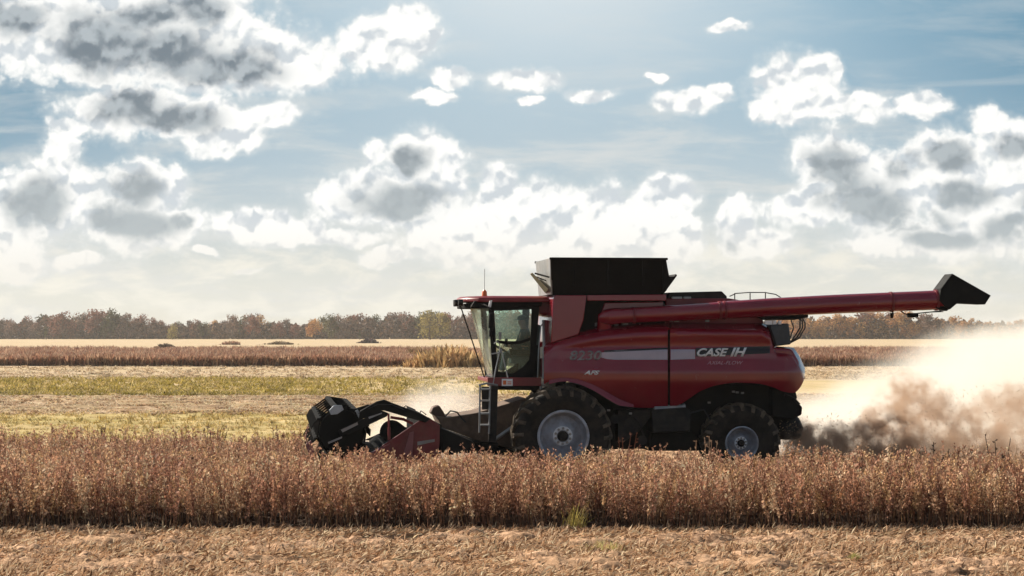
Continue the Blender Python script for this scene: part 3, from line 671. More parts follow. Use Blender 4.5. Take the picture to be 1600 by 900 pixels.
# ------------------------------------------------------------------ air
hz = MB().box(-420, 420, -20, 860, -1.2, 24).build('haze', bpy.data.materials.new('haze'), None, smooth=False)
hm = hz.data.materials[0]; hm.use_nodes = True; T = NT(hm.node_tree); T.n.clear()
out = T.n.new('ShaderNodeOutputMaterial'); pv = T.n.new('ShaderNodeVolumePrincipled'); T.link(pv.outputs[0], out.inputs['Volume'])
pv.inputs['Color'].default_value = (0.95, 0.93, 0.90, 1); pv.inputs['Density'].default_value = 0.00013; pv.inputs['Anisotropy'].default_value = 0.4
tag(hz, 'thin pale haze over the whole field', 'haze', kind='stuff')

# ------------------------------------------------------------------ combine harvester (faces left, header seen end on)
RX, RY, YAW = 1.08, 40.0, R(7)
CY_, SY_ = math.cos(YAW), math.sin(YAW)
def P(px, py, w):
    """point of the machine that stands w metres in from its near side and shows at this place of a 1600 x 900 frame"""
    k = (px - 800) / F
    x = (k * (RY + w * CY_) - RX + w * SY_) / (CY_ - k * SY_)
    Y = RY + x * SY_ + w * CY_
    return (x, w, CAMH + (HOR - py) * Y / F)
def PX(x, w, z):
    X = RX + x * CY_ - w * SY_; Y = RY + x * SY_ + w * CY_
    return 800 + F * X / Y, HOR - (z - CAMH) * F / Y
def PP(pts, w): return [(P(a, b, w)[0], P(a, b, w)[2]) for a, b in pts]
M['pinkish'] = pmat('worn dull red', (0.26, 0.09, 0.09), 0.6, var=0.2)
root = empty('combine_harvester', (RX, RY, 0), YAW)
tag(root, 'dark red combine harvester cutting soybeans with its unloading tube folded back', 'combine harvester')

def pshell(name, x0, x1, top, bot, wf, thick, mat, parent=root, nx=60, nz=26, label=None, ang=50):
    """curved sheet: top/bot give the picture height of its edges at each px, wf the depth"""
    near = []; 
    for i in range(nx + 1):
        px = x0 + (x1 - x0) * i / nx; t, b = top(px), bot(px)
        for j in range(nz + 1):
            py = t + (b - t) * j / nz; near.append(P(px, py, wf(px, py)))
    n = len(near); vs = near + [(x, w + thick, z) for x, w, z in near]; fs = []
    I = lambda i, j: i * (nz + 1) + j
    for i in range(nx):
        for j in range(nz):
            fs.append((I(i, j), I(i, j + 1), I(i + 1, j + 1), I(i + 1, j))); fs.append((n + I(i, j), n + I(i + 1, j), n + I(i + 1, j + 1), n + I(i, j + 1)))
    for i in range(nx):
        fs.append((I(i, 0), I(i + 1, 0), n + I(i + 1, 0), n + I(i, 0))); fs.append((I(i, nz), n + I(i, nz), n + I(i + 1, nz), I(i + 1, nz)))
    for j in range(nz):
        fs.append((I(0, j), n + I(0, j), n + I(0, j + 1), I(0, j + 1))); fs.append((I(nx, j), I(nx, j + 1), n + I(nx, j + 1), n + I(nx, j)))
    m = MB(); m.add(vs, fs); return m.build(name, mat, parent, label=label, ang=ang)
def cur(xs, ys):
    """smooth curve through points (monotone cubic)"""
    xs = np.array(xs, float); ys = np.array(ys, float); d = np.diff(ys) / np.diff(xs)
    m = np.concatenate([[d[0]], np.where(d[:-1] * d[1:] > 0, 2 * d[:-1] * d[1:] / (d[:-1] + d[1:] + 1e-9), 0), [d[-1]]])
    def f(x):
        x = min(max(x, xs[0]), xs[-1]); i = min(int(np.searchsorted(xs, x, 'right') - 1), len(xs) - 2); h = xs[i + 1] - xs[i]; t = (x - xs[i]) / h
        return float((2 * t**3 - 3 * t**2 + 1) * ys[i] + (t**3 - 2 * t**2 + t) * h * m[i] + (-2 * t**3 + 3 * t**2) * ys[i + 1] + (t**3 - t**2) * h * m[i + 1])
    return f
lin = lambda xs, ys: (lambda x: float(np.interp(x, xs, ys)))

# --- side panels
topF = cur([850, 866, 900, 945, 1000, 1044], [539, 530, 520, 511, 506, 504])
botF = cur([850, 862, 880, 900, 922, 945, 965, 985, 1010, 1044], [600, 595, 593, 595, 604, 619, 631, 636, 637, 637])
topR = lin([1048, 1190, 1203, 1213, 1240, 1249, 1258], [504, 505, 512, 541, 543, 556, 576])
botR = cur([1048, 1062, 1078, 1095, 1120, 1150, 1180, 1205, 1225, 1240, 1250, 1258], [637, 632, 622, 611, 602, 598, 599, 604, 612, 614, 606, 590])
prof = cur([500, 520, 524, 543, 548, 561, 565, 582, 592, 615, 640], [0.36, 0.26, 0.275, 0.325, 0.275, 0.262, 0.245, 0.165, 0.17, 0.26, 0.40])
def wbody(px, py):
    top = topF(px) if px <= 1046 else topR(px)
    d = py - top; w = prof(max(py, 500))
    if px <= 1046:
        k = min(1, max(0, (py - top - 14) / 12)); w = w * k + 0.27 * (1 - k)      # on the hood line the shoulder follows the edge
        w += 0.10 * max(0, (880 - px) / 30) ** 2
    w += 0.42 * max(0, 1 - d / 18) ** 1.5
    if px > 1046:
        w += 0.35 * max(0, (px - 1222) / 36) ** 2
    return w
front = pshell('side_panel', 850, 1043.5, topF, botF, wbody, 0.05, M['red'], nx=80, nz=40, label='front red side panel with arched hood line')
rear = pshell('side_panel', 1047, 1257.5, topR, botR, wbody, 0.05, M['red'], nx=100, nz=40, label='rear red side panel with lettering')
# decal stripe
sT = lin([938, 948, 960, 1010, 1044], [551, 550, 548, 546.5, 546]); sB = lin([938, 948, 960, 1044], [558, 561, 562, 562])
pshell('stripe', 938, 1043, sT, sB, lambda a, b: wbody(a, b) - 0.006, 0.004, M['silver'], front, 30, 8)
pshell('stripe', 1048, 1086, lin([1048, 1086], [546, 546]), lin([1048, 1086], [562, 561]), lambda a, b: wbody(a, b) - 0.006, 0.004, M['silver'], rear, 14, 8)
pshell('stripe', 1087, 1203, lin([1087, 1203], [544, 541]), lin([1087, 1203], [557, 552]), lambda a, b: wbody(a, b) - 0.006, 0.004, M['decalblack'], rear, 40, 8)
pshell('stripe_edge', 944, 1043, lin([944, 1043], [547.5, 543]), lin([944, 1043], [550.6, 545.7]), lambda a, b: wbody(a, b) - 0.006, 0.004, M['decalblack'], front, 30, 3)
# fender lip over the front wheel
lipT = cur([858, 880, 900, 925, 950, 970, 990], [594, 590, 592, 600, 613, 624, 632]); lipB = cur([858, 880, 900, 925, 950, 970, 990], [600, 596, 599, 609, 624, 634, 636])
pshell('wheel_arch_lip', 858, 990, lipT, lipB, lambda a, b: 0.165 - 0.10 * min(1, max(0, (b - lipT(a)) / 9)), 0.05, M['red'], root, 50, 6)
# lettering
def lettering(txt, px0, px1, pyb, h_px, mat, parent, name, shear=0.35, bold=0.02, depth=0.004, lift=0.009):
    cu = bpy.data.curves.new('letters', 'FONT'); cu.body = txt; cu.size = 1.0; cu.shear = shear; cu.offset = bold; cu.extrude = 0.0; cu.resolution_u = 4
    t = bpy.data.objects.new('letters', cu); col.objects.link(t); bpy.context.view_layer.update()
    me = bpy.data.meshes.new_from_object(t.evaluated_get(bpy.context.evaluated_depsgraph_get()))
    bpy.data.objects.remove(t)
    co = np.array([v.co[:] for v in me.vertices]); mn, mx = co.min(0), co.max(0)
    me.name = name
    wc = min(wbody(px0, pyb - h_px * q / 6) for q in range(7)) - lift
    for v in me.vertices:
        px = px0 + (v.co.x - mn[0]) / (mx[0] - mn[0]) * (px1 - px0); py = pyb - (v.co.y - mn[1]) / (mx[1] - mn[1]) * h_px
        v.co = P(px, py, wc)
    me.materials.clear(); me.materials.append(mat)
    o = bpy.data.objects.new(name, me); col.objects.link(o); o.parent = parent
    sm = o.modifiers.new('Solidify', 'SOLIDIFY'); sm.thickness = depth
    return o
lettering('CASE', 1089, 1138, 557, 13, M['white'], rear, 'lettering', bold=0.035)
lettering('IH', 1141, 1167, 557, 14, M['white'], rear, 'lettering', bold=0.035)
lettering('AXIAL-FLOW', 1105, 1161, 569.5, 5.5, M['pink'], rear, 'lettering', bold=0.0)
lettering('8230', 890, 940, 563, 15, M['chrome'], front, 'number', bold=0.012, shear=0.2)
lettering('AFS', 912, 937, 585.5, 6.5, M['white'], front, 'lettering', bold=0.04)

# --- inner body behind the panels
b = MB(); b.prism(PP([(868, 612), (868, 545), (905, 528), (1040, 515), (1195, 515), (1205, 545), (1238, 552), (1246, 590), (1225, 606), (1165, 596), (1100, 604), (1066, 634), (985, 636), (925, 600), (890, 592)], 0.45), 0.45, 2.95)
b.build('inner_body', M['black'], root)
b = MB(); b.prism(PP([(1180, 545), (1212, 543), (1238, 545), (1249, 565), (1252, 590), (1240, 604), (1222, 606), (1180, 598)], 0.42), 0.40, 3.0); b.build('rear_hood', M['red'], root, 0.06)
# far side panel, seen from the other side
pts = PP([(858, 540), (905, 520), (1000, 506), (1190, 505), (1210, 543), (1245, 550), (1250, 600), (1180, 600), (1080, 615), (1050, 636), (985, 636), (930, 604), (880, 592), (858, 598)], 0.3)
MB().prism(pts, 2.98, 3.12).build('far_side_panel', M['red'], root, 0.03)
# grain tank wall (flat slab left, rail and recess along the tube)
b = MB(); b.prism(PP([(861, 536), (864, 468), (868, 461), (917, 461), (912, 500), (904, 523)], 0.5), 0.50, 2.85); b.build('grain_tank_wall', M['red'], root, 0.02, label='upright red corner of the grain tank')
b = MB(); b.prism(PP([(917.5, 461), (1041, 460), (1041, 470), (917.5, 470)], 0.52), 0.50, 2.8); b.build('tank_rail', M['red'], root, 0.015)
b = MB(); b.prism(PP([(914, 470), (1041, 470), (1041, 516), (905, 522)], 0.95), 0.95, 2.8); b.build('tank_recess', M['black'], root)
b = MB(); b.prism(PP([(944, 473), (1036, 471), (1036, 480), (952, 483), (938, 492)], 0.80), 0.75, 0.95); b.build('recess_panel', M['red'], root, 0.02)
# engine deck
b = MB(); b.prism(PP([(1041, 466), (1140, 466), (1190, 474), (1195, 512), (1041, 512)], 0.8), 0.85, 2.7); b.build('engine_cover', M['redflat'], root, 0.03)
b = MB()
b.prism(PP([(1044, 457), (1128, 455), (1136, 463), (1136, 467), (1044, 467)], 0.95), 0.95, 2.3)
b.build('engine_deck_box', M['steel'], root, 0.02)
b = MB()
for a, c in ((1050, 1066), (1069, 1080)): MB().prism(PP([(a, 463.5), (c, 463.5), (c, 468), (a, 468)], 0.86), 0.86, 0.95).build('deck_lamp', M['grey'], root, 0.008)
b = MB()
for w in (0.9, 1.1):
    b.tube([P(1140, 463, w), P(1150, 458.5, w), P(1170, 457, w), P(1195, 457, w), P(1212, 460, w), P(1220, 465, w)], 0.012, 6)
for q in (1148, 1172, 1196): b.tube([P(q, 458, 0.9), P(q, 474, 0.9)], 0.012, 6)
b.build('deck_handrail', M['steel'], root)
b = MB(); b.box(P(1104, 0, 1.6)[0], P(1114, 0, 1.6)[0], 1.5, 1.65, P(0, 470, 1.6)[2], P(0, 456, 1.6)[2]); b.build('exhaust_stub', M['steel'], root, 0.01)
# small bright fittings under the tube
b = MB()
for a, c in ((1047, 1051), (1054, 1061), (1103, 1108)): b.prism(PP([(a, 499), (c, 499), (c, 503), (a, 503)], 0.62), 0.6, 0.7)
b.build('bracket', M['grey'], root, 0.004)
b = MB()
for a, c in ((960, 966), (972, 981), (930, 936)): b.prism(PP([(a, 505), (c, 503), (c, 508), (a, 510)], 0.85), 0.8, 0.9)
b.build('bracket', M['grey'], root, 0.004)

# --- grain tank extension: open topped black flared box
T0, T1 = 0.42, 2.75
t = 0.03
xl, zt = P(861, 404, T0)[0], P(861, 403, T0)[2]; xr = P(1041, 403, T0)[0]; zb = P(900, 460, T0)[2]
ext = None
for w, s_ in ((T0, 1), (T1, -1)):            # near and far sheet, each leaning in towards its foot
    o = MB().add([(xl, w, zt), (xr, w, zt), (xr - 0.02, w + 0.22 * s_, zb), (xl + 0.04, w + 0.22 * s_, zb), (xl, w + t * s_, zt), (xr, w + t * s_, zt), (xr - 0.02, w + (0.22 + t) * s_, zb), (xl + 0.04, w + (0.22 + t) * s_, zb)],
                 [(0, 1, 2, 3), (7, 6, 5, 4), (0, 4, 5, 1), (1, 5, 6, 2), (2, 6, 7, 3), (3, 7, 4, 0)])
    side = o.build('tank_extension' if ext is None else 'far_tank_sheet', M['tankblack'], ext or root, 0.006)
    ext = ext or side
    b = MB(); b.box(xl - 0.03, xr + 0.03, w - 0.03, w + 0.03, zt - 0.035, zt + 0.012)
    if w == T0:
        for q in (0.2, 0.5, 0.8): x = xl + (xr - xl) * q; b.prism([(x - 0.02, zt - 0.02), (x + 0.02, zt - 0.02), (x + 0.02, zb + 0.2), (x - 0.02, zb + 0.2)], T0 - 0.012, T0 + 0.04)
    b.build('rim_rail', M['tankblack'], ext, 0.005)
# front flap (sunlight painted in as grey) and rear flap leaning out
b = MB(); z1 = P(850, 436, T0)[2]
b.add([(xl - 0.02, T0 + 0.03, zt), (xl - 0.02, T1 - 0.03, zt), (xl + 0.03, T1 - 0.2, zb), (xl + 0.03, T0 + 0.2, zb), (xl + 0.01, T0 + 0.03, zt), (xl + 0.01, T1 - 0.03, zt), (xl + 0.06, T1 - 0.2, zb), (xl + 0.06, T0 + 0.2, zb)],
      [(0, 1, 2, 3), (7, 6, 5, 4), (0, 4, 5, 1), (1, 5, 6, 2), (2, 6, 7, 3), (3, 7, 4, 0)])
b.build('front_flap', M['grey'], ext, 0.004)
b = MB(); xo, zo = P(1055, 431, T0 + 0.25)[0], P(1055, 431, T0 + 0.25)[2]
b.add([(xr - 0.03, T0 + 0.1, zb + 0.02), (xr - 0.03, T1 - 0.1, zb + 0.02), (xo, T1 - 0.05, zo), (xo, T0 + 0.05, zo), (xr - 0.06, T0 + 0.1, zb + 0.06), (xr - 0.06, T1 - 0.1, zb + 0.06), (xo - 0.02, T1 - 0.05, zo + 0.035), (xo - 0.02, T0 + 0.05, zo + 0.035)],
      [(0, 1, 2, 3), (7, 6, 5, 4), (0, 4, 5, 1), (1, 5, 6, 2), (2, 6, 7, 3), (3, 7, 4, 0)])
b.prism([P(1041, 404, T0)[::2], P(1046, 432, T0)[::2], P(1054, 432, T0)[::2], P(1041, 455, T0)[::2], P(1036, 455, T0)[::2], P(1036, 404, T0)[::2]], T0 + 0.02, T0 + 0.06)
b.build('rear_flap', M['tankblack'], ext, 0.004)
b = MB(); b.add([P(828, 428, 0.9), P(832, 426, 0.9), P(857, 452, 0.62), P(852, 458, 0.62), P(828, 428, 2.2), P(832, 426, 2.2), P(857, 452, 2.5), P(852, 458, 2.5)],
      [(0, 1, 2, 3), (7, 6, 5, 4), (0, 4, 5, 1), (1, 5, 6, 2), (2, 6, 7, 3), (3, 7, 4, 0)])
b.build('front_chute', M['tan'], ext, 0.005)
b = MB(); b.tube([P(836, 427, 0.85), P(858, 433, 0.6)], 0.02, 6); b.tube([P(836, 432, 1.3), P(857, 440, 1.2)], 0.015, 6); b.build('flap_strut', M['black'], ext)

# --- unloading tube
tube = MB()
WT = lambda px: float(np.interp(px, [930, 1200, 1470], [0.52, 0.46, 0.36]))
cl = [(950, 495), (1010, 491.5), (1100, 487), (1135, 484.5), (1200, 480.5), (1300, 475.5), (1400, 471.5), (1474, 468.5)]
rr = [0.150, 0.165, 0.18, 0.19, 0.198, 0.205, 0.21, 0.212]
pl = [P(a, c, WT(a)) for a, c in cl]
tb = MB().tube(pl, rr, 32).build('unloading_tube', M['red'], root, ang=60)
b = MB(); b.tube([P(938, 497, 0.62), P(945, 495.5, 0.56), P(955, 495, 0.53), P(968, 494, 0.52)], [0.10, 0.155, 0.17, 0.17], 28)
b.tube([P(945, 492, 0.62), P(944, 515, 0.75)], [0.15, 0.17], 20); b.build('tube_elbow', M['red'], tb, ang=60)
b = MB()
for px, py, r in ((990, 492.7, 0.178), (1124, 485.4, 0.203), (1132, 484.8, 0.203), (1392, 471.9, 0.222), (1462, 469, 0.228)):
    p = Vector(P(px, py, WT(px))); d = (Vector(P(px + 10, py - 0.5, WT(px + 10))) - p).normalized() * 0.025
    b.tube([p - d, p + d], r, 32)
b.build('clamp_ring', M['redflat'], tb)
b = MB(); b.prism(PP([(1185, 494), (1262, 490), (1262, 496), (1240, 500), (1225, 500), (1198, 500)], 0.5), 0.45, 0.9); b.build('tube_cradle', M['black'], root, 0.01)
# spout boot: box section flaring away from the tube end
def boot():
    o = MB(); w0, w1 = 0.12, 0.60; th = 0.03
    outer = PP([(1462, 470), (1464, 452), (1482, 428), (1542, 462), (1533, 476), (1490, 474), (1478, 484)], 0.36)
    inner = PP([(1468, 466), (1470, 455), (1484, 433), (1540.5, 464.5), (1534.5, 473.5), (1492, 471), (1478, 479)], 0.36)
    o.prism(outer, w0, w0 + th); o.prism(outer, w1 - th, w1)
    k = len(outer)
    for i in range(k):
        if i == 3: continue                                       # open mouth
        j = (i + 1) % k
        o.add([(outer[i][0], w0 + th, outer[i][1]), (outer[j][0], w0 + th, outer[j][1]), (outer[j][0], w1 - th, outer[j][1]), (outer[i][0], w1 - th, outer[i][1]),
               (inner[i][0], w0 + th, inner[i][1]), (inner[j][0], w0 + th, inner[j][1]), (inner[j][0], w1 - th, inner[j][1]), (inner[i][0], w1 - th, inner[i][1])],
              [(0, 1, 2, 3), (7, 6, 5, 4), (0, 4, 5, 1), (2, 6, 7, 3), (1, 5, 6, 2), (3, 7, 4, 0)])
    return o
boot().build('spout', M['black'], tb, 0.008)
b = MB(); b.prism(PP([(1459, 481), (1472, 476), (1484, 480), (1477, 486), (1464, 483)], 0.3), 0.2, 0.5)
b.tube([P(1395, 482, 0.36), P(1395, 489, 0.36)], 0.018, 8); b.tube([P(1393.5, 489, 0.36), P(1393.5, 497, 0.36)], [0.045, 0.03], 10)
b.tube([P(1403, 482, 0.36), P(1413, 490, 0.36), P(1420, 492, 0.36)], 0.014, 6)
b.tube([P(1418, 492.5, 0.36), P(1434, 492.5, 0.36)], 0.05, 10); b.tube([P(1434, 489.5, 0.36), P(1470, 486, 0.36), P(1476, 480, 0.36)], 0.014, 6)
b.tube([P(1428, 490, 0.36), P(1450, 488, 0.36), P(1474, 487, 0.36)], 0.01, 6)
b.build('spout_actuator', M['black'], tb)
# hydraulic and light cables at the rear corner
b = MB()
for k, (dx, dy) in enumerate(((0, 0), (4, 3), (8, 5))):
    b.tube([P(1244 + dx, 494, 0.5), P(1250 + dx, 500 + dy, 0.45), P(1250 + dx, 512, 0.45), P(1243 + dx * .6, 524 + dy, 0.45), P(1234, 536, 0.5)], 0.016, 6)
b.tube([P(1236, 500, 0.5), P(1240, 512, 0.5), P(1236, 524, 0.5), P(1232, 532, 0.5)], 0.014, 6)
b.build('cables', M['hose'], root)
b = MB(); b.prism(PP([(1203, 508), (1232, 505), (1236, 538), (1212, 541)], 0.45), 0.42, 2.6)
b.build('rear_engine_box', pmat('slate grey plastic', (0.045, 0.055, 0.065), 0.5, dirt=(0.14, 0.12, 0.1), dirt_amt=0.4), root, 0.03)
b = MB()
for a, c in ((1195, 1206), (1208, 1213), (1216, 1221)): b.prism(PP([(a, 501), (c, 501), (c, 507), (a, 507)], 0.4), 0.38, 0.46)
b.build('marker_lamp', M['white'], root, 0.01)

# --- cab
CW0, CW1 = 1.05, 2.65                       # near and far side of the cab
cab = MB(); b = cab
b.prism(PP([(741, 470), (842, 468), (848, 472), (846, 479), (735, 481)], CW0 - 0.02), CW0 - 0.02, CW1 + 0.02)
cabo = cab.build('cab_frame', M['black'], root, 0.02)
def roof():
    o = MB(); bot = []; 
    xr_, xf = P(858, 0, CW0)[0], P(748, 0, CW0)[0]
    out = [(xr_, CW0 - 0.08), (xf, CW0 - 0.08), (xf - 0.27, CW0 + 0.22), (xf - 0.40, (CW0 + CW1) / 2), (xf - 0.27, CW1 - 0.22), (xf, CW1 + 0.08), (xr_, CW1 + 0.08)]
    z0, z1, z2 = P(800, 472, CW0)[2], P(800, 466, CW0)[2], P(800, 463, CW0)[2]
    n = len(out); cx = (xr_ + xf) / 2; cw = (CW0 + CW1) / 2
    lay = [(1.0, z0), (1.0, z1), (0.93, z2), (0.6, z2 + 0.015)]
    vs = [(cx + (x - cx) * s, cw + (w - cw) * s, z) for s, z in lay for x, w in out]
    fs = [(k * n + i, k * n + (i + 1) % n, (k + 1) * n + (i + 1) % n, (k + 1) * n + i) for k in range(3) for i in range(n)] + [tuple(range(n))[::-1], tuple(3 * n + i for i in range(n))]
    return o.add(vs, fs)
rf = roof().build('roof', M['redflat'], cabo, 0.02)
b = MB(); xf = P(746, 0, CW0)[0]; xr_ = P(770, 0, CW0)[0]; zz0, zz1 = P(740, 482, CW0)[2], P(740, 474, CW0)[2]
out = [(xr_, CW0 - 0.03), (xf, CW0 - 0.03), (xf - 0.25, CW0 + 0.25), (xf - 0.36, 1.85), (xf - 0.25, CW1 - 0.25), (xf, CW1 + 0.03), (xr_, CW1 + 0.03)]
n = 7; b.add([(x, w, zz0) for x, w in out] + [(x, w, zz1) for x, w in out], [tuple(range(7))[::-1], tuple(range(7, 14))] + [(i, (i + 1) % 7, 7 + (i + 1) % 7, 7 + i) for i in range(7)])
b.build('sun_visor', M['black'], cabo, 0.012)
b = MB()
for w in (1.3, 1.7, 2.1, 2.5):
    x = xf - 0.40 + 0.10 * abs(w - 1.85); MB().tube([(x - 0.04, w, zz1 + 0.02), (x + 0.06, w, zz1 + 0.02)], 0.07, 12).build('work_lamp', M['steel'], rf)
b = MB(); p = P(757, 463, 1.25); b.lathe_z = None
b.tube([p, (p[0], p[1], p[2] + 0.04), (p[0], p[1], p[2] + 0.1), (p[0], p[1], p[2] + 0.14)], [0.06, 0.055, 0.05, 0.02], 14); b.build('beacon', M['orange'], rf)
b = MB(); p = P(757, 458, 1.6); b.tube([p, P(757.3, 420, 1.6)], 0.006, 5); b.build('aerial', M['grey'], rf)
# curved windscreen: top further forward than the foot
def screen(x_of, w_list, z0, z1, name, t=0.012):
    o = MB(); n = len(w_list); m = 10; vs = []
    for j in range(m + 1):
        s = j / m
        for (dxt, dxb, w) in w_list:
            x = dxb + (dxt - dxb) * s; vs.append((x, w, z0 + (z1 - z0) * s))
    fs = [(j * n + i, j * n + i + 1, (j + 1) * n + i + 1, (j + 1) * n + i) for j in range(m) for i in range(n - 1)]
    return o.add(vs, fs).build(name, M['screen'], cabo, ang=80)
xt, xb = P(763, 480, CW0)[0], P(773, 588, CW0)[0]
zt_, zb_ = P(763, 480, CW0)[2], P(773, 590, CW0)[2]
wl = []
for k in range(17):
    a = math.pi * k / 16; w = (CW0 + CW1) / 2 - (CW1 - CW0) / 2 * math.cos(a); bulge = math.sin(a) ** 0.75
    wl.append((xt - 0.30 * bulge, xb + 0.0 - 0.02 * bulge, w))
screen(None, wl, zb_, zt_, 'windscreen')
b = MB()
b.tube([P(720.5, 481, 1.85), P(757, 590, 1.85)], 0.014, 6)         # wiper stands on the middle of the screen
b.build('wiper', M['black'], cabo)
# near side: A pillar, door frame, rear pillar
def frame_side(w, far=False):
    o = MB(); th = 0.05 if not far else -0.05
    def pr(pts): o.prism(PP(pts, CW0) if not far else PP(pts, CW0), min(w, w + th), max(w, w + th))
    pr([(763, 478), (772, 478), (778, 590), (770, 590)])
    pr([(831, 478), (843, 478), (838, 540), (832, 592), (824, 592), (829, 540)])
    pr([(770, 586), (776, 580), (800, 584), (816, 574), (827, 562), (834, 592), (770, 592)])
    pr([(772, 478), (832, 478), (832, 483), (772, 485)])
    if not far: pr([(776, 531), (790, 533), (812, 533), (829, 527), (829, 532), (814, 537), (790, 538), (777, 536)])
    return o
fs_ = frame_side(CW0).build('door', M['black'], cabo, 0.008)
frame_side(CW1, True).build('far_door_frame', M['black'], cabo, 0.008)
def pane(w, name, par):
    pts = PP([(773, 484), (831, 482), (829, 560), (816, 576), (800, 585), (778, 582)], CW0)
    return MB().prism(pts, w + 0.02, w + 0.028).build(name, M['glass'], par)
pane(CW0, 'door_pane', fs_); pane(CW1 - 0.05, 'far_pane', cabo)
b = MB(); b.prism(PP([(779, 519), (783, 519), (783, 531), (779, 531)], CW0), CW0 - 0.05, CW0 - 0.01); b.build('door_handle', M['grey'], fs_, 0.005)
# rear wall and cab floor
b = MB(); b.box(P(832, 0, CW0)[0], P(842, 0, CW0)[0], CW0 + 0.1, CW1 - 0.1, zb_, P(0, 540, CW0)[2]); b.box(P(770, 0, CW0)[0], P(838, 0, CW0)[0], CW0 + 0.03, CW1 - 0.03, zb_ - 0.06, zb_ + 0.02)
b.build('cab_floor', M['black'], cabo, 0.01)
b = MB(); b.prism(PP([(838, 470), (856, 470), (861, 476), (860, 490), (852, 494), (842, 490)], CW0 + 0.2), 1.25, 2.4); b.build('air_intake', M['redflat'], root, 0.05)
# interior
b = MB(); sx = P(818, 0, 1.85)[0]; sz = P(818, 562, 1.85)[2]
b.box(sx - 0.30, sx + 0.18, 1.6, 2.1, sz - 0.08, sz + 0.06); b.box(sx - 0.1, sx + 0.08, 1.72, 1.98, zb_, sz - 0.08)
b.prism([(sx + 0.12, sz), (sx + 0.26, sz), (sx + 0.36, sz + 0.75), (sx + 0.26, sz + 0.77)], 1.62, 2.08)
b.build('driver_seat', M['seat'], cabo, 0.03)
b = MB(); b.tube([(sx - 0.62, 1.85, zb_), (sx - 0.52, 1.85, sz + 0.20)], 0.05, 8)
p = Vector((sx - 0.50, 1.85, sz + 0.24)); ring = []
ax = Vector((0.5, 0, 0.87)).normalized(); u = Vector((0, 1, 0)); v = ax.cross(u)
for k in range(25): t = 2 * math.pi * k / 24; ring.append(p + (u * math.cos(t) + v * math.sin(t)) * 0.20)
b.tube(ring, 0.016, 8, caps=False); b.tube([p - u * 0.19, p + u * 0.19], 0.012, 6); b.build('steering_wheel', M['black'], cabo)
b = MB(); b.prism([(sx - 0.35, sz + 0.1), (sx + 0.1, sz + 0.1), (sx + 0.1, sz + 0.2), (sx - 0.35, sz + 0.24)], 1.44, 1.58); b.tube([(sx - 0.28, 1.5, sz + 0.22), (sx - 0.30, 1.5, sz + 0.36)], 0.025, 8)
b.prism([(sx - 0.45, sz + 0.28), (sx - 0.41, sz + 0.28), (sx - 0.41, sz + 0.46), (sx - 0.45, sz + 0.46)], 1.3, 1.55)
b.build('armrest_console', M['black'], cabo, 0.01)
# platform, railings, ladder, mirrors
b = MB(); b.prism(PP([(762, 590), (846, 590), (846, 603), (762, 603)], 0.6), 0.6, 0.68); b.box(P(764, 0, .6)[0], P(846, 0, .6)[0], 0.68, 2.9, P(0, 600, .6)[2], P(0, 594, .6)[2])
plat = b.build('platform', M['redflat'], root, 0.006)
b = MB(); b.prism(PP([(784, 592), (801, 592), (801, 603), (784, 603)], 0.6), 0.594, 0.598); b.build('sticker', M['white'], plat)
b = MB(); b.prism(PP([(786, 594.5), (791, 594.5), (791, 601), (786, 601)], 0.59), 0.588, 0.592); b.prism(PP([(793, 596), (799, 596), (799, 597.4), (793, 597.4)], 0.59), 0.588, 0.592); b.prism(PP([(793, 599), (799, 599), (799, 600.4), (793, 600.4)], 0.59), 0.588, 0.592); b.build('sticker_print', M['orange'], plat)
b = MB(); b.prism(PP([(766, 603), (846, 603), (838, 611), (836, 616), (830, 610), (772, 609)], 0.75), 0.75, 0.85); b.build('platform_beam', M['black'], root, 0.01)
lad = MB()
for a, c in ((749, 768),):
    lad.tube([P(750, 600, 0.35), P(749.5, 640, 0.35), P(749, 676, 0.35)], 0.02, 8); lad.tube([P(766, 602, 0.35), P(765, 640, 0.35), P(764, 678, 0.35)], 0.02, 8)
    lad.tube([P(748, 602, 0.35), P(760, 599, 0.35), P(777, 602, 0.5)], 0.022, 8)
lado = lad.build('ladder', M['grey'], root)
for y in (607, 625, 645, 663): MB().prism(PP([(751, y), (766, y), (766, y + 2.4), (751, y + 2.4)], 0.35), 0.32, 0.55).build('ladder_step', M['grey'], lado, 0.004)
b = MB(); b.prism(PP([(767, 603), (778, 603), (775, 690), (763, 690)], 0.6), 0.56, 0.62); b.prism(PP([(752, 604), (765, 604), (764, 640), (753, 640)], 0.62), 0.6, 0.64)
b.build('ladder_back_plate', M['steel'], lado, 0.005)
b = MB()
b.tube([P(770, 602, 0.6), P(775, 575, 0.62), P(781, 548, 0.64), P(781, 538, 0.64), P(777, 533, 0.64), P(772, 537, 0.64)], 0.013, 8)
b.tube([P(794, 592, 0.62), P(787, 562, 0.64), P(783, 545, 0.64)], 0.013, 8)
b.tube([P(768, 553, 0.64), P(782, 551, 0.64), P(783, 545, 0.64)], 0.013, 8)
b.tube([P(840, 592, 0.62), P(842, 540, 0.64), P(845, 510, 0.7), P(850, 502, 0.8)], 0.013, 8)
b.tube([P(849, 592, 0.75), P(850, 540, 0.75), P(849, 500, 0.85)], 0.03, 8)
b.build('handrail', M['grey'], plat)
b = MB(); b.prism(PP([(764, 490), (771, 488), (771, 512), (763, 513)], 0.72), 0.66, 0.76); b.prism(PP([(764, 516), (770, 516), (770, 526), (764, 526)], 0.72), 0.66, 0.76)
mir = b.build('mirror', M['black'], cabo, 0.01)
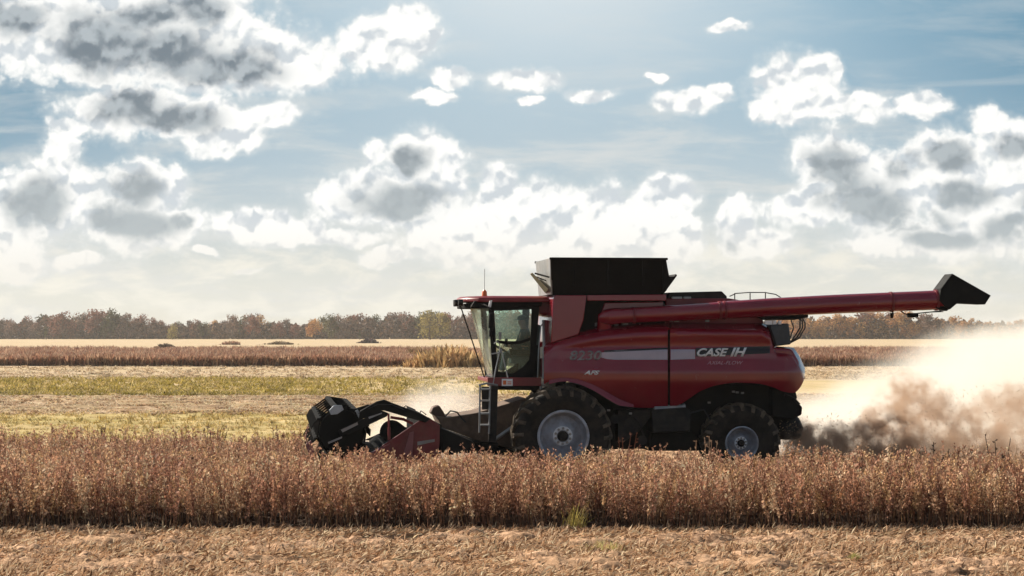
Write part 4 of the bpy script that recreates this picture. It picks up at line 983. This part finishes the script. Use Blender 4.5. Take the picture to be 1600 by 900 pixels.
b = MB(); b.tube([P(768, 486, 0.72), P(764, 480, 0.74), P(757, 476, 0.85), P(751, 476, 1.05)], 0.014, 8); b.build('mirror_arm', M['black'], mir); MB().tube([P(767, 512, 0.74), P(769, 530, 0.85), P(770, 545, 1.05)], 0.012, 8).build('mirror_arm', M['black'], mir)
b = MB(); b.prism(PP([(765, 470), (769, 469), (767, 480), (763, 480)], 0.8), 0.78, 0.84); b.build('side_lamp', M['white'], cabo, 0.006)
# things between cab and body: pipes, filter
b = MB(); b.tube([P(853, 590, 1.2), P(854, 500, 1.2)], 0.05, 10); b.prism(PP([(846, 560), (858, 560), (858, 590), (846, 590)], 1.1), 1.1, 1.6); b.build('pipe', M['redflat'], root, 0.01)
b = MB(); b.tube([P(849, 600, 0.7), P(845, 604, 0.7), P(846, 612, 0.7)], 0.03, 8); b.tube([P(851, 597, 0.5), P(851, 602, 0.5)], 0.05, 10); b.build('hose_end', M['grey'], root)

# --- wheels
def wheel(px, py, Rt, Rr, w0, W, lugs, name, steer=0.0, facing=-1):
    """facing -1: outer side towards the camera"""
    c = P(px, py, w0); cc = (c[0], 0.0, c[2])
    zc = Rt - 0.03
    e = empty('wheel', (c[0], w0 + W / 2, zc), 0, root); e['label'] = name
    s = -facing
    def yy(d): return d * s          # d measured inward from the outer face
    h = W / 2
    prof = [(Rr * 1.0, -h * 0.78), (Rr * 1.06, -h * 0.84), (Rt * 0.70, -h * 0.98), (Rt * 0.82, -h * 1.0), (Rt * 0.91, -h * 0.93), (Rt * 0.95, -h * 0.8), (Rt * 0.965, -h * 0.4), (Rt * 0.968, 0)]
    prof = prof + [(r, -d) for r, d in prof[-2::-1]] + [(Rr * 0.96, h * 0.7), (Rr * 0.96, -h * 0.7)]
    t = MB(); lg = MB(); t.lathe((0, 0, 0), [(r, d) for r, d in prof], 72, closed=True)
    for k in range(lugs):
        for sd in (-1, 1):
            a0 = 2 * math.pi * (k + (0.5 if sd > 0 else 0)) / lugs; da = 2 * math.pi / lugs * 0.95
            stn = []
            for q, (yf, af, lw) in enumerate(((0.02, 1.0, 0.020), (0.35, 0.62, 0.022), (0.7, 0.3, 0.026), (0.95, 0.1, 0.034), (1.02, 0.04, 0.036))):
                y = sd * yf * h; a = a0 + da * af; r1 = Rt * (1.02 if q < 3 else (1.0 if q == 3 else 0.915)); r0 = Rt * (0.95 if q < 3 else (0.9 if q == 3 else 0.82))
                lwa = lw / 1.0 * 1.0 / Rt
                stn.append([(r0 * math.cos(a - lwa * 1.3), y, r0 * math.sin(a - lwa * 1.3)), (r0 * math.cos(a + lwa * 1.3), y, r0 * math.sin(a + lwa * 1.3)),
                            (r1 * math.cos(a + lwa * 0.8), y, r1 * math.sin(a + lwa * 0.8)), (r1 * math.cos(a - lwa * 0.8), y, r1 * math.sin(a - lwa * 0.8))])
            vs = [p for st in stn for p in st]; m = len(stn); fs = [(i * 4 + j, i * 4 + (j + 1) % 4, (i + 1) * 4 + (j + 1) % 4, (i + 1) * 4 + j) for i in range(m - 1) for j in range(4)] + [(3, 2, 1, 0), tuple((m - 1) * 4 + j for j in range(4))]
            lg.add(vs, fs)
    tyre = t.build('tyre', M['rubber'], e); lg.build('tread', M['lug'], tyre)
    d0 = -h * 0.82
    rp = [(Rr * 1.05, d0), (Rr * 1.06, d0 - 0.015), (Rr * 1.0, d0 - 0.03), (Rr * 0.95, d0 - 0.02), (Rr * 0.92, d0 + 0.05), (Rr * 0.90, d0 + 0.16), (Rr * 0.80, d0 + 0.20), (Rr * 0.62, d0 + 0.17), (Rr * 0.46, d0 + 0.10), (Rr * 0.40, d0 + 0.085), (Rr * 0.22, d0 + 0.085)]
    rim = MB(); rim.lathe((0, 0, 0), rp + [(Rr * 0.2, d0 + 0.3), (Rr * 1.05, d0 + 0.3)], 64, closed=True)
    ro = rim.build('rim', M['rim'], e, ang=50)
    hb = MB(); hb.lathe((0, 0, 0), [(0.001, d0 + 0.0), (Rr * 0.16, d0 + 0.0), (Rr * 0.2, d0 + 0.02), (Rr * 0.21, d0 + 0.09), (Rr * 0.001, d0 + 0.1)], 32); hb.build('hub', M['steel'], e)
    MB().lathe((0, 0, 0), [(Rr * 0.25, d0 + 0.08), (Rr * 0.25, d0 + 0.068), (Rr * 0.375, d0 + 0.068), (Rr * 0.40, d0 + 0.085)], 40, closed=True).build('bolt_ring', M['bright'], ro)
    nb = MB()
    for k in range(10):
        a = 2 * math.pi * k / 10; x, z = Rr * 0.31 * math.cos(a), Rr * 0.31 * math.sin(a); nb.tube([(x, d0 + 0.09, z), (x, d0 + 0.055, z)], 0.022 * Rr / 0.52 + 0.006, 8)
    nb.build('wheel_nuts', M['grey'], ro)
    if facing > 0: e.rotation_euler = (0, 0, math.pi)
    else: e.rotation_euler = (0, 0.35, 0)
    return e
wheel(881, 682, 1.03, 0.52, 0.0, 0.78, 22, 'large front wheel with ribbed tyre and silver rim')
wheel(881, 682, 1.03, 0.52, 2.75, 0.78, 22, 'large front wheel on the far side', facing=1)
wheel(1160, 688, 0.84, 0.345, 0.30, 0.55, 20, 'smaller rear wheel with silver rim')
wheel(1160, 688, 0.84, 0.345, 2.70, 0.55, 20, 'smaller rear wheel on the far side', facing=1)
# --- chassis
c0 = P(881, 682, 0.4); c1 = P(1160, 688, 0.6)
b = MB(); b.tube([(c0[0], 0.5, 1.0), (c0[0], 3.0, 1.0)], 0.16, 12); b.box(c0[0] - 0.25, c0[0] + 0.25, 0.9, 2.6, 0.8, 1.25); b.build('front_axle', M['steel'], root, 0.02)
b = MB(); b.tube([(c1[0], 0.7, 0.81), (c1[0], 2.9, 0.81)], 0.11, 12); b.box(c1[0] - 0.15, c1[0] + 0.15, 1.0, 2.6, 0.75, 1.0); b.prism([(c1[0] - 0.2, 0.95), (c1[0] + 0.2, 0.95), (c1[0] + 0.35, 1.75), (c1[0] - 0.35, 1.75)], 1.3, 2.2); b.build('rear_axle', M['steel'], root, 0.02)
b = MB(); b.prism(PP([(900, 600), (1240, 600), (1245, 622), (1225, 640), (1200, 690), (1130, 700), (1060, 700), (960, 702), (935, 690), (900, 690)], 1.0), 0.95, 2.6); b.build('cleaning_shoe_housing', M['black'], root, 0.02)
b = MB(); b.prism(PP([(1018, 640), (1070, 636), (1080, 642), (1078, 674), (1020, 676)], 0.35), 0.32, 0.9); b.build('tool_box', M['steel'], root, 0.02)
b = MB(); b.tube([P(1022, 639, 0.42), P(1068, 637, 0.42)], 0.075, 16); b.tube([P(1066, 637, 0.42), P(1070, 637, 0.42)], 0.09, 16); b.build('air_cylinder', M['grey'], root)
b = MB()
b.prism(PP([(965, 640), (1015, 640), (1015, 652), (1000, 672), (975, 690), (965, 690)], 0.6), 0.55, 0.95)
for a, y, r in ((962, 655, 0.10), (985, 662, 0.13), (1004, 688, 0.10)): p = P(a, y, 0.5); MB().lathe((p[0], p[1], p[2]), [(0.02, 0), (r, 0), (r * 0.8, 0.02), (r, 0.05), (0.02, 0.05)], 20).build('pulley', M['steel'], root)
b.tube([P(958, 640, 0.52), P(978, 640, 0.52), P(998, 660, 0.52), P(1010, 690, 0.52)], 0.02, 6)
MB().tube([P(1080, 645, 0.5), P(1100, 640, 0.5), P(1110, 655, 0.5)], 0.02, 6).build('hose', M['hose'], root)
b.build('drive_guard', M['steel'], root, 0.004)
b = MB()
for a, y in ((951, 641), (985, 646), (1146, 612), (1152, 613), (1160, 614), (1108, 629), (1229, 615)): p = P(a, y, 0.9 if a > 1100 else 0.5); MB().box(p[0] - 0.03, p[0] + 0.03, p[1] - 0.03, p[1] + 0.02, p[2] - 0.02, p[2] + 0.02).build('bolt_head', M['grey'], root, 0.004)
b = MB(); b.prism(PP([(1018, 676), (1080, 674), (1100, 690), (1096, 704), (1012, 704)], 0.8), 0.7, 2.2); b.build('lower_sieve_pan', M['black'], root, 0.02)
# straw chopper and spreader at the tail
b = MB(); b.prism(PP([(1205, 606), (1238, 612), (1245, 628), (1253, 636), (1252, 648), (1236, 656), (1205, 650)], 0.8), 0.75, 2.7); ch = b.build('straw_chopper', M['black'], root, 0.03)
for w in (1.15, 2.3):
    p = P(1230, 668, w); b = MB(); b.tube([(p[0], w, p[2] - 0.25), (p[0], w, p[2] - 0.17), (p[0], w, p[2]), (p[0], w, p[2] + 0.2), (p[0], w, p[2] + 0.3)], [0.24, 0.33, 0.35, 0.26, 0.15], 28)
    b.build('spreader_cone', M['steel'], ch, ang=60)
b = MB(); b.tube([P(1226, 616, 0.6), P(1240, 622, 0.6), P(1249, 632, 0.6)], 0.03, 6); b.build('tow_hitch', M['steel'], ch)

# --- feeder house
HW0 = -0.55; HW1 = 5.8                     # near and far end of the header
f0, f1 = 1.15, 2.55
b = MB(); b.prism(PP([(682, 650), (700, 652), (745, 645), (822, 622), (850, 640), (850, 706), (800, 702), (745, 688), (690, 668)], f0), f0, f1)
fh = b.build('feeder_house', M['feeder'], root, 0.02)
b = MB(); b.prism(PP([(684, 668), (745, 690), (800, 704), (850, 708), (846, 714), (795, 712), (700, 706), (684, 704)], f0 - 0.02), f0 - 0.02, f1 + 0.02); b.build('feeder_floor', M['black'], fh, 0.01)
b = MB(); b.tube([P(772, 688, 1.0), P(840, 640, 1.0)], 0.045, 10); b.tube([P(800, 668, 1.0), P(845, 636, 1.0)], 0.028, 8); b.build('lift_cylinder', M['grey'], fh)
b = MB(); b.prism(PP([(805, 690), (838, 660), (868, 660), (868, 700), (812, 708)], 0.8), 0.8, 1.1); b.build('lift_bracket', M['feeder'], root, 0.02)
b = MB()
for q in (753, 768): b.prism(PP([(q, 694), (q + 6, 694), (q + 5, 722), (q + 1, 722)], 0.95), 0.95, 1.05)
b.prism(PP([(750, 690), (778, 692), (778, 698), (750, 697)], 0.95), 0.92, 1.08); b.build('parking_leg', M['black'], fh, 0.004)
# --- header
hd = MB(); e0 = HW0
back = PP([(668, 654), (690, 664), (690, 712), (668, 716)], HW0)
hd.prism(back, HW0 + 0.04, HW1)                                   # rear wall of the header, all the way across
hd.prism(PP([(600, 716), (612, 706), (668, 708), (672, 722), (600, 724)], HW0), HW0 + 0.04, HW1)
header = hd.build('header', M['matte'], root, 0.01)
def endsheet(w, name, lab=None):
    o = MB(); o.prism(PP([(578, 712), (600, 694), (620, 681), (658, 655), (670, 652), (687, 664), (687, 690), (684, 716), (590, 722)], HW0), w, w + 0.05)
    return o.build(name, M['redflat'], header, 0.01, label=lab)
es = endsheet(HW0 - 0.02, 'end_sheet', 'dull red end sheet of the header'); MB().prism(PP([(590, 716), (640, 694), (687, 690), (687, 716)], HW0), HW1, HW1 + 0.05).build('end_sheet', M['matte'], header, 0.01, label='far end sheet of the header in matte black')  # far sheet is matte black, the near one dull red
b = MB(); b.prism(PP([(652, 690), (679, 686), (679, 690), (652, 696)], HW0), HW0 - 0.035, HW0 - 0.022); b.build('sheet_strip', M['grey'], es, 0.002)
b = MB(); b.prism(PP([(630, 710), (640, 676), (646, 674), (644, 714)], HW0), HW0 - 0.07, HW0 - 0.025); b.build('sheet_rib', M['pinkish'], es, 0.004)
b = MB(); b.prism(PP([(556, 722), (562, 712), (582, 706), (610, 692), (606, 722)], HW0), HW0 - 0.08, HW0 + 0.14); b.build('crop_divider', M['redflat'], header, 0.02)
b = MB(); b.prism(PP([(688, 668), (740, 690), (745, 704), (700, 712), (688, 706)], HW0 + .3), HW0 + 0.3, f0 - 0.1); b.build('drive_guard', M['black'], header, 0.02)
# auger
p = P(640, 700, HW0); b = MB(); b.tube([(p[0], HW0 + 0.1, p[2]), (p[0], HW1 - 0.1, p[2])], 0.17, 20)
fl = []
for k in range(420):
    t = k / 419; w = HW0 + 0.15 + (HW1 - HW0 - 0.3) * t; a = t * 2 * math.pi * 13 * (1 if t < 0.5 else -1)
    fl += [(p[0] + 0.16 * math.cos(a), w, p[2] + 0.16 * math.sin(a)), (p[0] + 0.29 * math.cos(a), w, p[2] + 0.29 * math.sin(a))]
b.add(fl, [(2 * k, 2 * k + 1, 2 * k + 3, 2 * k + 2) for k in range(419)]); b.build('auger', M['matte'], header)
# cutter bar and guards
b = MB(); p = P(572, 718, HW0); b.box(p[0], p[0] + 0.35, HW0, HW1, p[2] - 0.03, p[2] + 0.0)
for k in range(90): w = HW0 + 0.1 + k * 0.084; b.prism([(p[0] - 0.12, p[2] - 0.02), (p[0] + 0.02, p[2] - 0.04), (p[0] + 0.02, p[2] + 0.01)], w, w + 0.03)
b.build('cutter_bar', M['matte'], header)
# reel
rc = P(534, 675, HW0 + 0.1); rcx, rcz = rc[0], rc[2]; RR = 0.52
b = MB(); b.tube([(rcx, HW0, rcz), (rcx, HW1 - 0.1, rcz)], 0.10, 16)
reel = b.build('reel', M['matte'], header)
NB = 8
def hexr(w, name, R_=RR):
    o = MB()
    for k in range(NB):
        a = 2 * math.pi * k / NB + 0.25; a2 = 2 * math.pi * (k + 1) / NB + 0.25
        q = (rcx + R_ * math.cos(a), w, rcz + R_ * math.sin(a)); q2 = (rcx + R_ * math.cos(a2), w, rcz + R_ * math.sin(a2))
        o.tube([(rcx, w, rcz), q], 0.028, 6); o.tube([q, q2], 0.022, 6)
    o.lathe((rcx, w, rcz), [(0.02, -0.03), (0.17, -0.03), (0.17, 0.03), (0.02, 0.03)], 24)
    return o.build(name, M['matte'], header)
for w in np.linspace(HW0 + 0.12, HW1 - 0.15, 7): hexr(float(w), 'reel_spider')
b = MB(); b.lathe((rcx, HW0 + 0.06, rcz), [(0.02, -0.02), (RR * 0.86, -0.02), (RR * 0.9, 0.0), (RR * 0.86, 0.02), (0.02, 0.02)], 28); b.build('reel_end_shield', M['matte'], header, 0.004)
for k in range(NB):
    a = 2 * math.pi * k / NB + 0.25; q = (rcx + RR * math.cos(a), rcz + RR * math.sin(a)); b = MB()
    b.tube([(q[0], HW0 + 0.05, q[1]), (q[0], HW1 - 0.12, q[1])], 0.026, 8)
    b.prism([(q[0] - 0.06, q[1] - 0.02), (q[0] + 0.06, q[1] - 0.02), (q[0] + 0.05, q[1] + 0.02), (q[0] - 0.05, q[1] + 0.02)], HW0 + 0.08, HW1 - 0.2)
    g_ = random.Random(k)
    for t in range(90):
        w = HW0 + 0.1 + t * 0.08
        if w > HW1 - 0.2: break
        b.tube([(q[0], w, q[1]), (q[0] + 0.10 * math.cos(a) - 0.02, w + g_.uniform(-.01, .01), q[1] + 0.06 * math.sin(a) - 0.10), (q[0] + 0.13 * math.cos(a) - 0.06, w, q[1] + 0.06 * math.sin(a) - 0.23)], 0.011, 4, caps=False)
    b.build('reel_bat', M['matte'], header)
b = MB(); b.prism(PP([(514, 641), (522, 633), (534, 633), (537, 640), (527, 647), (517, 648)], HW0 - 0.03), HW0 - 0.06, HW0 - 0.02); b.prism(PP([(555, 642), (559, 640), (566, 652), (561, 654)], HW0 - 0.03), HW0 - 0.06, HW0 - 0.02); b.build('reflector_plate', pmat('scuffed pale plate', (0.32, 0.36, 0.4), 0.3, metal=0.3), header, 0.004)
b = MB(); b.prism(PP([(478, 694), (486, 688), (494, 716), (488, 716), (481, 706)], HW0), HW0 - 0.02, HW0 + 0.05)
b.tube([P(482, 662, HW0), P(478, 684, HW0), P(484, 706, HW0)], 0.012, 6); b.build('reel_crop_guide', M['pinkish'], header, 0.004)
# reel arms, with cylinder and hoses
def reel_arm(w, name='reel_arm'):
    o = MB()
    o.prism(PP([(562, 642), (588, 627), (600, 624), (612, 629), (660, 647), (672, 654), (664, 660), (610, 644), (596, 640), (590, 648), (560, 655)], HW0), w, w + 0.10)
    o.prism(PP([(528, 672), (596, 641), (606, 645), (604, 650), (545, 678), (531, 680)], HW0), w - 0.02, w + 0.08)
    return o.build(name, M['black'], header, 0.012)
ra = reel_arm(HW0 - 0.14)
MB().prism(PP([(528, 672), (596, 650), (660, 654), (664, 662), (604, 660), (531, 680)], HW0), HW1 - 0.3, HW1 - 0.2).build('reel_arm', M['black'], header, 0.012, label='far arm of the reel')
b = MB(); b.prism(PP([(532, 671), (558, 659), (559, 663), (535, 675)], HW0), HW0 - 0.165, HW0 - 0.161 + 0.003); b.prism(PP([(575, 651), (596, 644), (596, 646), (576, 654)], HW0), HW0 - 0.165, HW0 - 0.158); b.prism(PP([(512, 690), (534, 681), (534, 684), (513, 693)], HW0), HW0 - 0.165, HW0 - 0.158); b.build('arm_grey_strip', M['grey'], ra)  # thin grey strips along the near reel arm
b = MB(); b.tube([P(608, 688, HW0 + .03), P(608, 668, HW0 + .03)], 0.03, 8); b.tube([P(608, 668, HW0 + .03), P(607, 646, HW0 + .03)], 0.022, 8); b.build('reel_cylinder', M['redflat'], header)
b = MB(); b.tube([P(610, 652, HW0 + .1), P(630, 655, HW0 + .1), P(645, 662, HW0 + .1)], 0.03, 8); b.build('reel_strut', M['redflat'], header)
b = MB()
b.tube([P(620, 645, HW0), P(634, 634, HW0), P(648, 640, HW0), P(655, 652, HW0)], 0.012, 6)
b.tube([P(696, 650, 1.0), P(704, 642, 1.0), P(714, 644, 1.0), P(722, 654, 1.0), P(728, 660, 1.0)], 0.018, 6)
b.tube([P(650, 655, 0.2), P(658, 642, 0.2), P(666, 648, 0.2)], 0.014, 6)
b.tube([P(560, 646, HW0 - .1), P(590, 632, HW0 - .16), P(612, 632, HW0 - .16), P(655, 650, HW0 - .1)], 0.010, 6)
b.build('hydraulic_hoses', M['hose'], header)
b = MB(); b.prism(PP([(672, 646), (676, 636), (686, 633), (692, 642), (698, 652), (688, 656), (680, 650)], 1.3), 1.25, 1.7); b.build('hydraulic_block', pmat('rust brown block', (0.12, 0.06, 0.035), 0.7), header, 0.03)

# ------------------------------------------------------------------ person driving
def driver():
    c = Vector((RX, RY, 0)); Rm = Matrix.Rotation(YAW, 4, 'Z')
    t = empty('person', (0, 0, 0)); 
    bpy.data.objects.remove(t)
    S = Vector((sx, 1.85, sz))
    V = []; E = []; Rd = []
    def nd(x, y, z, r, par=None):
        V.append((S.x + x, S.y + y, S.z + z)); Rd.append(r); i = len(V) - 1
        if par is not None: E.append((par, i))
        return i
    pel = nd(0.02, 0, 0.16, 0.15); wa = nd(0.03, 0, 0.32, 0.145, pel); chs = nd(0.02, 0, 0.50, 0.165, wa); nk0 = nd(0.01, 0, 0.64, 0.10, chs); nk = nd(-0.01, 0, 0.70, 0.055, nk0)
    jaw = nd(-0.035, 0, 0.765, 0.072, nk); hd_ = nd(-0.03, 0, 0.84, 0.092, jaw); crown = nd(-0.02, 0, 0.90, 0.075, hd_)
    nose = nd(-0.118, 0, 0.815, 0.014, hd_)
    for s in (-1, 1):
        sh = nd(0.02, s * 0.17, 0.585, 0.07, chs); el = nd(-0.10, s * 0.24, 0.34, 0.05, sh); wr = nd(-0.33, s * 0.17, 0.30, 0.034, el)
        pm = nd(-0.40, s * 0.16, 0.31, 0.036, wr)
        for k in range(4):
            f1 = nd(-0.45, s * (0.135 + 0.02 * k), 0.325 + 0.004 * k, 0.010, pm); f2 = nd(-0.475 + 0.003 * k, s * (0.135 + 0.02 * k), 0.29, 0.009, f1); nd(-0.445, s * (0.135 + 0.02 * k), 0.268, 0.008, f2)
        th = nd(-0.41, s * 0.12, 0.32, 0.011, pm); nd(-0.445, s * 0.115, 0.30, 0.009, th)
        hp_ = nd(-0.03, s * 0.10, 0.13, 0.10, pel); kn = nd(-0.42, s * 0.15, 0.12, 0.07, hp_); an = nd(-0.48, s * 0.15, -0.28, 0.045, kn); nd(-0.62, s * 0.15, -0.33, 0.04, an)
    me = bpy.data.meshes.new('person'); me.from_pydata(V, E, []); me.update()
    o = bpy.data.objects.new('person', me); col.objects.link(o); me.materials.append(M['skin'])
    sk = o.modifiers.new('Skin', 'SKIN')
    for i, r in enumerate(Rd): me.skin_vertices[0].data[i].radius = (r, r)
    me.skin_vertices[0].data[0].use_root = True
    ss = o.modifiers.new('Subdivision', 'SUBSURF'); ss.levels = 1; ss.render_levels = 2
    o.location = c; o.rotation_euler = (0, 0, YAW)
    tag(o, 'person in dark clothes and a cap seated at the wheel inside the cab', 'person')
    # clothing: jacket and trousers as shells round the body, cap
    def shellobj(name, V2, E2, R2, mat):
        m2 = bpy.data.meshes.new(name); m2.from_pydata(V2, E2, []); m2.update(); q = bpy.data.objects.new(name, m2); col.objects.link(q); q.parent = o; m2.materials.append(mat)
        q.modifiers.new('Skin', 'SKIN')
        for i, r in enumerate(R2): m2.skin_vertices[0].data[i].radius = (r, r)
        m2.skin_vertices[0].data[0].use_root = True
        u2 = q.modifiers.new('Subdivision', 'SUBSURF'); u2.levels = 1; u2.render_levels = 2
    pt = lambda x, y, z: (S.x + x, S.y + y, S.z + z)
    Vj = [pt(0.02, 0, 0.14), pt(0.03, 0, 0.32), pt(0.02, 0, 0.50), pt(0.01, 0, 0.655)]; Rj = [0.172, 0.168, 0.188, 0.11]; Ej = [(0, 1), (1, 2), (2, 3)]
    for s in (-1, 1):
        k = len(Vj); Vj += [pt(0.02, s * 0.175, 0.59), pt(-0.10, s * 0.245, 0.34), pt(-0.32, s * 0.172, 0.302)]; Rj += [0.088, 0.066, 0.048]; Ej += [(2, k), (k, k + 1), (k + 1, k + 2)]
    shellobj('jacket', Vj, Ej, Rj, M['cloth'])
    Vt = [pt(0.02, 0, 0.12)]; Rt = [0.165]; Et = []
    for s in (-1, 1):
        k = len(Vt); Vt += [pt(-0.04, s * 0.10, 0.12), pt(-0.42, s * 0.15, 0.12), pt(-0.478, s * 0.15, -0.25)]; Rt += [0.115, 0.085, 0.062]; Et += [(0, k), (k, k + 1), (k + 1, k + 2)]
    shellobj('trousers', Vt, Et, Rt, M['cloth'])
    cp = MB(); n = 20; ctr = pt(-0.022, 0, 0.865); lay = [(0.106, 0.0), (0.108, 0.03), (0.098, 0.065), (0.07, 0.092), (0.03, 0.105)]
    vs = [(ctr[0] + r * 1.08 * math.cos(2 * math.pi * j / n), ctr[1] + r * 0.92 * math.sin(2 * math.pi * j / n), ctr[2] + z) for r, z in lay for j in range(n)]
    cp.add(vs, [(i * n + j, i * n + (j + 1) % n, (i + 1) * n + (j + 1) % n, (i + 1) * n + j) for i in range(4) for j in range(n)] + [tuple(range(n))[::-1], tuple(4 * n + j for j in range(n))])
    br = [(ctr[0] - 0.09 - 0.11 * math.sin(math.pi * k / 8), ctr[1] + 0.075 * math.cos(math.pi * k / 8), ctr[2] + 0.01 - 0.02 * math.sin(math.pi * k / 8)) for k in range(9)]
    cp.add([(x, y, z) for x, y, z in br] + [(x, y, z + 0.012) for x, y, z in br], [tuple(range(9)), tuple(range(17, 8, -1))] + [(i, (i + 1) % 9, 9 + (i + 1) % 9, 9 + i) for i in range(9)])
    cp.build('cap', M['cloth'], o)
driver()

# ------------------------------------------------------------------ dust thrown up behind the machine
def dust(name, box, label, colr, dens, topf, nscale, aniso, edge, floor=0.0, step=0.25, thr=(0.35, 0.65), ramp_x=None, yband=None):
    x0, x1, y0, y1, z0, z1 = box
    b = MB(); b.box(x0, x1, y0, y1, z0, z1); o = b.build(name, bpy.data.materials.new(name), None, smooth=False)
    m = o.data.materials[0]; m.use_nodes = True; T = NT(m.node_tree); T.n.clear()
    out = T.n.new('ShaderNodeOutputMaterial'); pv = T.n.new('ShaderNodeVolumePrincipled'); T.link(pv.outputs[0], out.inputs['Volume'])
    pv.inputs['Color'].default_value = colr + (1,); pv.inputs['Anisotropy'].default_value = aniso
    tc = T.n.new('ShaderNodeTexCoord').outputs['Object']; X, Y, Z = T.sep(tc)
    wob = T.vec('SUBTRACT', T.noise(tc, nscale * 0.5, 3, 0.5, col=True), (0.5, 0.5, 0.5))
    pw = T.vec('ADD', tc, T.scale(wob, 1.0 / nscale))
    n = T.noise(pw, nscale, 7, 0.68)
    # height of the plume at each distance behind the machine
    cv = T.n.new('ShaderNodeFloatCurve'); c = cv.mapping.curves[0]
    pts = [((x - x0) / (x1 - x0), h / (z1 - z0)) for x, h in topf]
    c.points[0].location = pts[0]; c.points[1].location = pts[-1]
    for p in pts[1:-1]: c.points.new(*p)
    cv.mapping.update()
    T.link(T.math('DIVIDE', T.math('SUBTRACT', X, x0), x1 - x0), cv.inputs['Value'])
    top = T.math('MULTIPLY', cv.outputs[0], z1 - z0)
    top = T.math('ADD', top, T.math('MULTIPLY', T.math('SUBTRACT', n, 0.5), edge * 2.2))
    hh = T.smooth(T.math('SUBTRACT', top, Z), 0.0, edge)
    my = (y0 + y1) / 2; hy = (y1 - y0) / 2
    ey = T.smooth(T.math('ABSOLUTE', T.math('DIVIDE', T.math('SUBTRACT', Y, my), hy)), 0.98, 0.45)
    ex = T.math('MULTIPLY', T.smooth(X, x0, x0 + 0.8), T.smooth(X, x1, x1 - 2))
    d = T.math('MULTIPLY', T.math('MULTIPLY', hh, ey), T.math('MULTIPLY', ex, T.smooth(n, thr[0], thr[1], floor, 1.0)))
    if ramp_x: d = T.math('MULTIPLY', d, T.smooth(X, ramp_x[0], ramp_x[1], ramp_x[2], 1.0))
    T.link(T.math('MULTIPLY', d, dens), pv.inputs['Density'])
    m.cycles.volume_step_rate = step * 4
    return tag(o, label, 'dust', kind='stuff')
dust('dust_cloud', (5.5, 17.0, 39.4, 43.4, 0.0, 3.6), 'brown churning dust and chaff low behind the rear wheel', (0.66, 0.49, 0.36), 7.0,
     [(5.5, 0.9), (6.4, 1.25), (7.4, 1.25), (8.0, 1.7), (8.6, 2.35), (9.1, 2.2), (9.7, 1.7), (10.6, 2.1), (12, 1.9), (17, 2.2)], 2.1, 0.25, 0.55, floor=0.02, thr=(0.49, 0.62), step=0.10, ramp_x=(10.5, 6.4, 0.35))
dust('dust_plume', (6.2, 30.0, 45.0, 60.0, 0.0, 7.0), 'bright cream plume of drifting dust behind the harvester at right', (0.992, 0.97, 0.92), 0.42,
     [(6.2, 1.0), (8.0, 1.5), (9.2, 1.9), (10.9, 2.6), (12.1, 3.3), (13.9, 3.6), (20, 4.2), (30, 4.6)], 0.45, 0.35, 0.9, floor=0.4, thr=(0.38, 0.6))
dust('dust_puff', (-4.6, 0.2, 46.5, 53.0, 0.0, 3.2), 'pale puff of dust rising behind the header, left of the ladder', (0.99, 0.965, 0.91), 0.34,
     [(-4.6, 0.6), (-3.4, 1.3), (-2.0, 2.1), (-0.8, 1.9), (0.2, 1.4)], 0.8, 0.35, 0.9, floor=0.25)

# chaff flying out of the tail
n = 2600
q = rng.random(n) ** 1.6; X_ = 5.7 + 9 * q; p = np.stack([X_, 41.3 + rng.normal(0, 0.8, n), 0.25 + rng.random(n) ** 1.3 * (1.0 + 1.5 * q)], 1)
u = rng.normal(0, 1, (n, 3)); u /= np.linalg.norm(u, axis=1, keepdims=True); v = np.cross(u, rng.normal(0, 1, (n, 3))); v /= np.linalg.norm(v, axis=1, keepdims=True)
L_ = rng.uniform(0.012, 0.045, (n, 1)); W_ = rng.uniform(0.003, 0.008, (n, 1)); V = np.stack([p - u * L_, p + v * W_, p + u * L_, p - v * W_], 1).reshape(-1, 3)
tag(np_mesh('chaff', V, np.arange(len(V)).reshape(-1, 4), M['plant'], tone=np.repeat(np.array([(0.5, 0.35, 0.2), (0.7, 0.52, 0.33), (0.3, 0.19, 0.11)])[rng.integers(0, 3, n)], 4, axis=0)), 'bits of chaff and straw flying in the brown dust behind the machine', 'chaff', kind='stuff')
